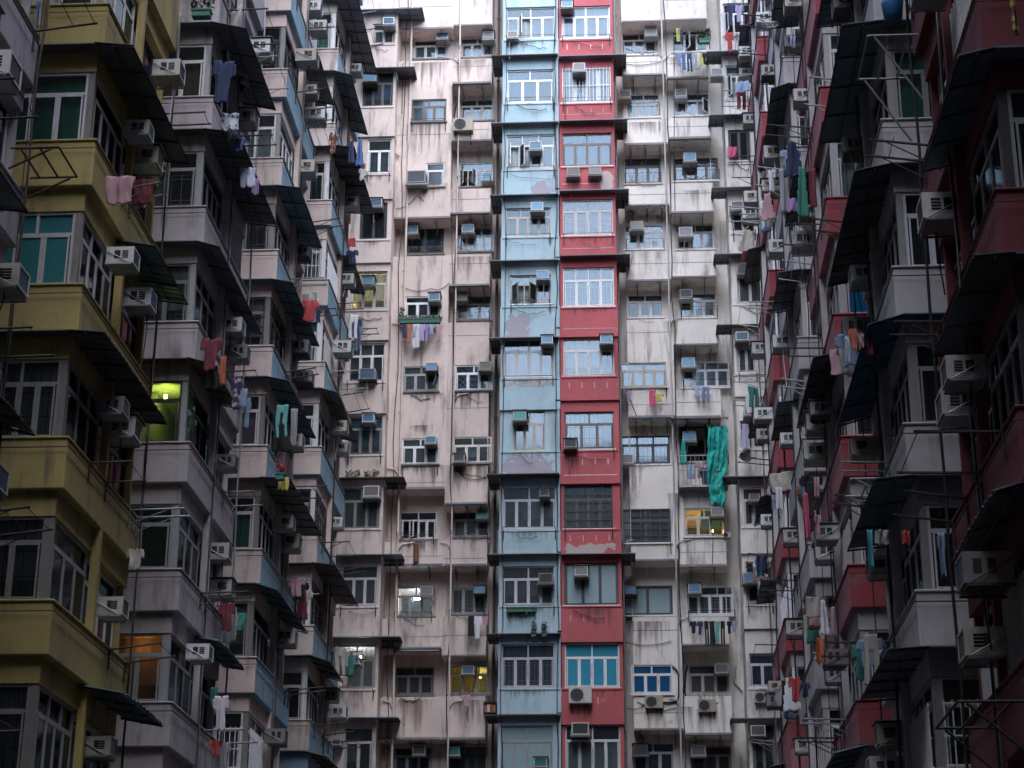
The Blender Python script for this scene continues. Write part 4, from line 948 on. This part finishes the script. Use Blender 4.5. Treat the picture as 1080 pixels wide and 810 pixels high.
RWL = [
 (826,178,9,46,'towel','grey','long pale grey sheet on the right wing',None,None,XRh),
 (845,176,15,52,'dress','green','long teal green dress beside the pale grey sheet',None,None,XRh+.1),
 (836,209,10,14,'towel','purple','lilac cloth between the grey sheet and the green dress',None,None,XRh),
 (856,178,8,40,'towel','darkred','dark red cloth hanging behind the teal green dress',None,None,XRh+.3),
 (836,38,6,12,'towel','lilac','small lilac cloth near the round wire ring',None,None,XRh+.1),
 (813,180,5,22,'towel','white','narrow white cloth on the right wing near the top',None,None,XRh),
 (900,347,10,22,'shirt','orange','bright orange top against the red bay',None,None,XRh),
 (893,355,4,26,'towel','white','narrow white strip of cloth by the orange top',None,None,XRh-.1),
 (908,352,8,14,'shirt','pink','small pink top beside the orange one',None,None,XRh+.1),
 (917,353,7,20,'towel','darkred','dark red cloth by the blue awning',None,None,XRh+.2),
 (857,508,15,36,'trousers','black','black trousers over the court on the right',None,None,XRh+.1),
 (850,520,5,46,'towel','hotpink','deep pink cloth hanging in front of the black trousers',None,None,XRh),
 (861,503,6,20,'towel','pink','pale pink cloth above the black trousers',None,None,XRh-.1),
 (862,543,8,18,'shirt','pink','dusty pink top under the black trousers',None,None,XRh),
 (868,633,12,34,'dress','white','long white towel hung from a rack on the right',None,None,XRh),
 (878,640,9,28,'dress','pink','greyish pink dress beside the long white towel','grey','stripe',XRh+.2),
 (865,673,9,24,'towel','orange','salmon orange cloth under the long white towel',None,None,XRh),
 (838,714,14,24,'shirt','red','bright red shirt hanging low on the right',None,None,XRh-.3),
 (849,720,10,14,'shirt','navy','navy shirt beside the bright red shirt',None,None,XRh-.1),
 (917,559,6,36,'towel','cyan','cyan cloth hung in the dark at right',None,None,XRh),
 (930,559,15,14,'towel','grey','grey cloth beside the cyan one',None,None,XRh+.1),
 (955,560,7,13,'towel','red','small red cloth in the dark by the grey bays',None,None,XRh+.2),
 (992,562,9,42,'shirt','denim','blue striped shirt by the brown curtained window','lightblue','stripe',XRh+.2),
 (1067,-4,9,42,'dress','yellow','yellowish cloth in front of the top dark red parapet','brown','dots',XR+.1),
 (821,514,7,22,'towel','white','white plastic bag hung by the small red parapet',None,None,XRh),
]
for px, py, w_, h_, kd, co, lb, al, pt, X in RWL: hang(px, py, w_, h_, ('X', X), kd, co, lb, al, pt, name='bag' if 'bag' in lb else None)
rl = random.Random(77)
for c, nm, Y, ks, ktop in ((1, 'mauve bays', YB_[2], (3,), 8), (1, 'nearer pink bays', YB_[3], (4, 7), 10), (1, 'farther pink bays', YB_[4], (4, 8, 10), 12),
                     (-1, 'grey bays', YB_[1], (2, 4), 6), (-1, 'nearer red bays', YB_[2], (3, 4, 7), 8), (-1, 'slim white bays', YB_[3], (3, 5, 8), 10), (-1, 'farther red bays', YB_[4], (5, 7, 9, 11), 12)):
    for k in ks:
        cols = rl.sample(['navy', 'white', 'black', 'grey', 'lightblue', 'darkred', 'pink', 'denim', 'cream', 'green', 'brown'], rl.choice([2, 3, 4]))
        for j, co in enumerate(cols):
            kd = rl.choice(['shirt', 'shirt', 'towel', 'trousers', 'dress'])
            h_ = {'shirt': .6, 'towel': .5, 'trousers': .85, 'dress': .9}[kd] * rl.uniform(.8, 1.1)
            garment(kd, rl.uniform(.35, .6), h_, (xin(c, -.35 - .1 * rl.random()), Y + 2.9 + .42 * j, sill(k) + .02), R(rl.uniform(-35, 35)), cm(co), {'shirt': 'shirt', 'towel': 'towel', 'trousers': 'trousers', 'dress': 'dress'}[kd],
                    uniq('%s %s, %s in its row, drying by the %s parapet down, %s' % ({'lightblue': 'pale blue', 'darkred': 'maroon', 'denim': 'mid blue'}.get(co, co), kd, ['first', 'second', 'third', 'fourth'][j], ORD[ktop - k + 1], nm)), kd, seed=int(k * 10 + j))
# far facade
BWL = []
for i, (px, w_, h_, co, kd) in enumerate(((427,5,14,'navy','towel'),(431,7,19,'orange','trousers'),(437,5,13,'grey','shirt'),(439,7,24,'white','towel'),(445,8,17,'lilac','shirt'),(450,4,18,'purple','towel'),(455,7,10,'lightblue','shirt'),(463,7,17,'pink','shirt'))):
    BWL.append((px, 342, w_, h_, kd, co, '%s %s, %s from the left in the row under the green planter' % ({'towel': 'small', 'shirt': 'little', 'trousers': 'short'}[kd] + ' ' + {'navy': 'navy', 'orange': 'peach striped', 'grey': 'grey', 'white': 'white', 'lilac': 'lilac', 'purple': 'violet', 'lightblue': 'pale blue', 'pink': 'pink'}[co], kd, ORD[i + 1] if i else 'first'), YF - .45))
for i, (px, w_, h_, co, kd) in enumerate(((716,8,14,'denim','shirt'),(721,4,18,'blue','towel'),(727,7,20,'navy','trousers'),(733,6,18,'grey','towel'),(735,6,16,'white','towel'),(739,4,14,'yellow','towel'),(743,5,12,'black','shirt'))):
    BWL.append((px, 56, w_, h_, kd, co, '%s %s, %s from the left on the rack of the top right white column' % ({'denim': 'blue', 'blue': 'bright blue', 'navy': 'navy', 'grey': 'grey', 'white': 'white', 'yellow': 'yellow', 'black': 'black'}[co], kd, ORD[i + 1] if i else 'first'), YF - .45))
for i, (px, w_, h_, co, kd) in enumerate(((731,8,12,'black','shirt'),(738,6,13,'navy','shirt'),(745,6,23,'black','trousers'),(751,5,22,'black','towel'),(756,4,20,'teal','towel'),(762,6,22,'black','trousers'),(769,5,12,'black','shirt'),(774,3,10,'lightblue','towel'))):
    BWL.append((px, 655, w_, h_, kd, co, '%s %s, %s from the left in the dark row under the ninth white window' % (co.replace('lightblue', 'pale blue'), kd, ORD[i + 1] if i else 'first'), YF - .4))
BWL += [(660,29,4,10,'towel','navy','small navy cloth beside the top window',YF - .4)] * 0
BWL += [
 (715,30,4,14,'towel','yellow','yellow and dark cloth inside the top right white window',YF - .1),(718,30,5,16,'shirt','navy','navy top inside the top right white window',YF - .12),
 (497,649,6,20,'towel','black','black cloth beside the white top on the lower pink column',YF - .4),(504,650,9,22,'shirt','white','white top with dark edge on the lower pink column',YF - .4),(512,650,6,8,'towel','pink','small pink cloth beside the white top on the lower pink column',YF - .4),
 (492,733,10,11,'shirt','pink','small pink garment under the yellow lit window',YF - .4),
 (439,573,6,19,'towel','brown','rust brown cloth hanging on the pink wall',YF - .1),
 (688,411,7,17,'towel','hotpink','hot pink towel on the white column rack',YF - .35),(695,415,10,8,'shirt','yellow','yellow patterned top beside the hot pink towel',YF - .35),(663,413,4,10,'towel','purple','little violet bag hung left of the hot pink towel',YF - .35),
 (735,407,8,11,'shirt','lightblue','pale blue shirt over the rack of the right white column',YF - .4),(744,408,11,14,'trousers','denim','folded jeans over the rack of the right white column',YF - .4),
 (729,490,9,14,'towel','lightblue','pale blue towel inside the caged balcony',YF - .35),(738,487,9,16,'shirt','pink','pink top inside the caged balcony',YF - .4),(743,493,11,18,'shirt','navy','navy shirt below the green tarpaulin',YF - .45),
 (769,34,9,22,'shirt','red','red and white garment at the top of the right corner',63.0),(783,34,6,20,'towel','pink','pink cloth beside the red and white garment',62.9),
 (770,4,8,24,'shirt','navy','dark clothes bundle at the top of the right corner',63.0),(779,6,8,18,'shirt','lilac','lilac top beside the dark clothes at the top right corner',62.95),
 (772,155,10,11,'towel','hotpink','magenta cloth in the dark corner opening',63.3),
 (786,447,7,26,'towel','lilac','lilac cloth in the corner bay window',63.4),
]
for px, py, w_, h_, kd, co, lb, Y in BWL: hang(px, py, w_, h_, ('Y', Y), kd, co, lb, name='bag' if ' bag ' in lb else None, folds=.015)
# tarpaulin on the caged balcony
p = onY(755, 450, YF - .5); d = p.dot(FWD)
garment('tarp', 22 * d / F, 80 * d / F / .9, tuple(p), 0, clothmat('tarpaulin_sheet', (.03, .44, .38)), 'tarpaulin', uniq('big torn green tarpaulin hanging from the caged balcony down past the parapet'), 'tarpaulin', None, 3, .09)
p = onY(720.5, 463, YF - .3)
garment('dress', 7 * d / F, 24 * d / F / .9, tuple(p), 0, clothmat('tarpaulin_sheet', (.03, .44, .38)), 'tarpaulin', uniq('small strip of green tarpaulin at the left of the caged balcony'), 'tarpaulin', None, 4, .05)
# the caged balcony itself
b = MB(); a, c = onY(716, 517, YF), onY(765, 449, YF)
for i in range(13):
    x = a.x + (c.x - a.x) * i / 12; b.tube([(x, YF - .55, a.z), (x, YF - .55, a.z + 1.1)], .01, 0, 4)
for zz in (a.z, a.z + .55, a.z + 1.1): b.tube([(a.x, YF, zz), (a.x, YF - .55, zz), (c.x, YF - .55, zz), (c.x, YF, zz)], .016, 0, 5)
b.box(a.x, c.x, YF - .56, YF - .003, a.z - .06, a.z - .02)
link('balcony_cage', b.mesh('balcony_cage', [STEEL]), bw_)
# white debris netting on the mauve bays at top
p = Vector((XL + .12, 39.9, sill(8) + .12))
garment('towel', 2.6, 1.25, tuple(p), R(90), clothmat('netting_cloth', (.5, .5, .46)), 'netting', uniq('pale netting draped over the edge of the top mauve bay'), 'netting', None, 9, .12)

# ---------------- plants
LEAF = plain('leaf_green', (.05, .12, .035), .6, 0, .5, 9); LEAF2 = plain('dry_leaf', (.14, .15, .05), .7, 0, .4, 9)
POT = plain('plastic_planter', (.03, .14, .10), .6, 0, .2)
def plant(loc, label, W, H, n=120, potw=None, seed=0, hang_=False, leaf=None, cat='plant'):
    t = thing('potted_plant', uniq(label), cat, loc); r = random.Random(seed)
    if potw:
        b = MB(); b.box(-potw / 2, potw / 2, -.1, .1, -.16, 0); b.box(-potw / 2 - .02, potw / 2 + .02, -.12, .12, -.03, .005); link('planter', b.mesh('planter', [POT]), t)
    b = MB()
    for i in range(n):
        x = r.uniform(-W / 2, W / 2); z = r.uniform(0, H) * (1 if not hang_ else -1) + .02; y = r.uniform(-.12, .12)
        s = r.uniform(.03, .07); a = r.uniform(0, 6.28); e = r.uniform(-1, 1)
        k = len(b.v); dx, dy, dz = math.cos(a) * s, math.sin(a) * s, e * s
        b.v += [(x - dx, y - dy, z - dz), (x + dy * .4, y - dx * .4, z), (x + dx, y + dy, z + dz), (x - dy * .4, y + dx * .4, z + .01)]
        b.f.append((k, k + 1, k + 2, k + 3)); b.m.append(0)
    for i in range(max(3, n // 30)):
        x = r.uniform(-W / 2, W / 2); b.tube([(x, 0, 0), (x + r.uniform(-.05, .05), 0, H * (.9 if not hang_ else -.9))], .006, 1, 4)
    link('foliage', b.mesh('foliage', [leaf or LEAF, RUSTY]), t); return t
p = onY(443, 337, YF - .3); plant(tuple(p), 'long green planter of low plants under the fifth pink window', 1.45, .14, 160, 1.5, 1)
p = onY(423, 333, YF - .3); plant(tuple(p), 'small bushy plant at the left end of the long planter', .2, .3, 60, .16, 2)
p = onY(743, 42, YF - .35); plant(tuple(p), 'leafy green plant in the top right white window', .5, .42, 220, .4, 3)
p = onY(563, 667, 63.3); plant(tuple(p), 'thin upright plant on the lower light blue parapet, left one', .16, .38, 50, .16, 4, leaf=LEAF2)
p = onY(574, 667, 63.3); plant(tuple(p), 'thin upright plant on the lower light blue parapet, right one', .16, .34, 50, .16, 5, leaf=LEAF2)
p = onY(550, 641, 63.35); plant(tuple(p), 'trailing plant over the ninth light blue parapet', 1.0, .35, 120, 1.0, 6, True)
p = onX(213, 12, XL + .25); plant(tuple(p), 'dark green potted plant on the top mauve parapet', .5, .35, 120, .4, 7)
for i, (px, py, lb) in enumerate(((372, 503, 'scrubby weeds on the pink corner parapet, left clump'), (392, 503, 'scrubby weeds on the pink corner parapet, right clump'))):
    p = onY(px, py, 63.5); plant(tuple(p), lb, .5, .22, 90, None, 20 + i, leaf=LEAF2)
p = onX(296, 500, XLh); plant(tuple(p), 'potted red flowers above the bright yellow bag', .25, .25, 70, .2, 11, leaf=cm('red'))

# ---------------- odd things
def lathe(pts, mat, name, n=20):
    b = MB()
    for r_, z in pts: b.v += [(r_ * math.cos(2 * math.pi * i / n), r_ * math.sin(2 * math.pi * i / n), z) for i in range(n)]
    for j in range(len(pts) - 1):
        for i in range(n):
            a = j * n + i; c2 = j * n + (i + 1) % n; b.f.append((a, c2, c2 + n, a + n)); b.m.append(0)
    b.f.append(tuple(range(n))[::-1]); b.m.append(0)
    return b.mesh(name, [mat], True)
p = onY(786, 482, 63.0)
t = thing('wok', uniq('round black wok hung outside the white corner bay'), 'wok', tuple(p)); t.rotation_euler = (R(70), 0, R(20))
link('bowl', lathe([(.03, -.1), (.14, -.07), (.2, -.02), (.22, .0), (.21, .0), (.13, -.05), (.02, -.085)], BLK, 'bowl'), t)
b = MB(); b.tube([(.2, 0, 0), (.42, 0, .02)], .015, 0, 6); link('handle', b.mesh('handle', [BLK]), t)
p = onX(812, 26, XR - .7)
t = thing('clothes_ring', uniq('pale round wire drying ring hung near the top of the right wing'), 'drying ring', tuple(p)); b = MB()
for r_ in (.22, .13): b.tube([(r_ * math.cos(i * math.pi / 12), r_ * math.sin(i * math.pi / 12), 0) for i in range(25)], .018, 0, 5)
for i in range(6): a = i * math.pi / 3; b.tube([(0, 0, 0), (.22 * math.cos(a), .22 * math.sin(a), 0)], .01, 0, 4)
link('ring', b.mesh('ring', [FR['w']]), t); t.rotation_euler = (R(12), 0, 0)
b = MB(); b.tube([(0, 0, 0), (0, 0, .35)], .008, 0, 4); link('hook', b.mesh('hook', [RUSTY]), t)
p = onY(941, 3, YB_[1] - .25)
t = thing('laundry_basket', uniq('blue plastic basket hung on the top grey parapet at right'), 'basket', tuple(p))
link('tub', lathe([(.10, -.34), (.16, -.3), (.19, -.05), (.2, 0), (.18, 0), (.15, -.28)], plain('blue_plastic', (.03, .13, .30), .5, 0, .2), 'tub'), t)
b = MB(); b.tube([(-.19, 0, 0), (-.1, 0, .12), (.1, 0, .12), (.19, 0, 0)], .012, 0, 5); link('handle', b.mesh('handle', [RUSTY]), t)
p = onX(835, 458 + 12, XRh)
for (px, py, lb, kd) in ((826, 40, '', ''),) * 0: pass
# red and orange odds piled by the corner of the light blue stack
p = onY(517, 753, YF - .1)
t = thing('storage_shelf', uniq('little shelf of orange and red boxes beside the lower light blue bays'), 'shelf', tuple(p)); b = MB()
b.box(-.22, .22, -.2, .2, 0, .03); b.box(-.22, .22, -.2, .2, .36, .39); b.box(-.22, -.19, -.2, .2, .03, .36); b.box(.19, .22, -.2, .2, .03, .36); link('frame', b.mesh('frame', [RUSTY]), t)
for i, co in enumerate(('orange', 'white', 'red', 'mustard')): b = MB(); b.box(-.18 + i * .095, -.1 + i * .095, -.18, .1, .035, .25 + .03 * (i % 3)); link('box', b.mesh('box', [cm(co)]), t)
# open brackets of rusty bars left of the yellow bays and low on the right
def bar_rack(label, pts_list, r_=.02, m=None):
    b = MB()
    for pts in pts_list: b.tube(pts, r_, 0, 6)
    return thing('drying_rack', uniq(label), 'drying rack', me=b.mesh('drying_rack', [m or RUSTY]))
def rack3(px, py, Y, L, c, label, X, m=None, drop=.35):
    p = onX(px, py, X); y0 = p.y; z = p.z
    wx = X + c * 0
    pl = []
    for yy in (y0, y0 + L):
        pl.append([(X - c * .75, yy, z), (X, yy, z)]); pl.append([(X - c * .75, yy, z - drop), (X - c * .1, yy, z - .02)])
    for q_ in (.0, .3, .6): pl.append([(X - c * q_, y0, z), (X - c * q_, y0 + L, z)])
    bar_rack(label, pl, .018, m)
rack3(62, 155, 0, 1.0, 1, 'rusty triangular rack in front of the yellow parapet under the green curtains', XL + .75)
rack3(915, 38, 0, 1.3, -1, 'bent pipe rack between the grey bays and the dark red bays near the top', XR - .8, STEEL, 1.1)
rack3(1010, 740, 0, 1.6, -1, 'long pole rack low at the right edge below the amber window', XR - .9, None, .6)
rack3(897, 505, 0, 1.0, -1, 'pale pipe rack beside the lower red parapet on the right', XR - .75, STEEL, .4)
b = MB()
print('OBJS', len(D.objects), 'things', sum(1 for o in D.objects if o.parent is None))
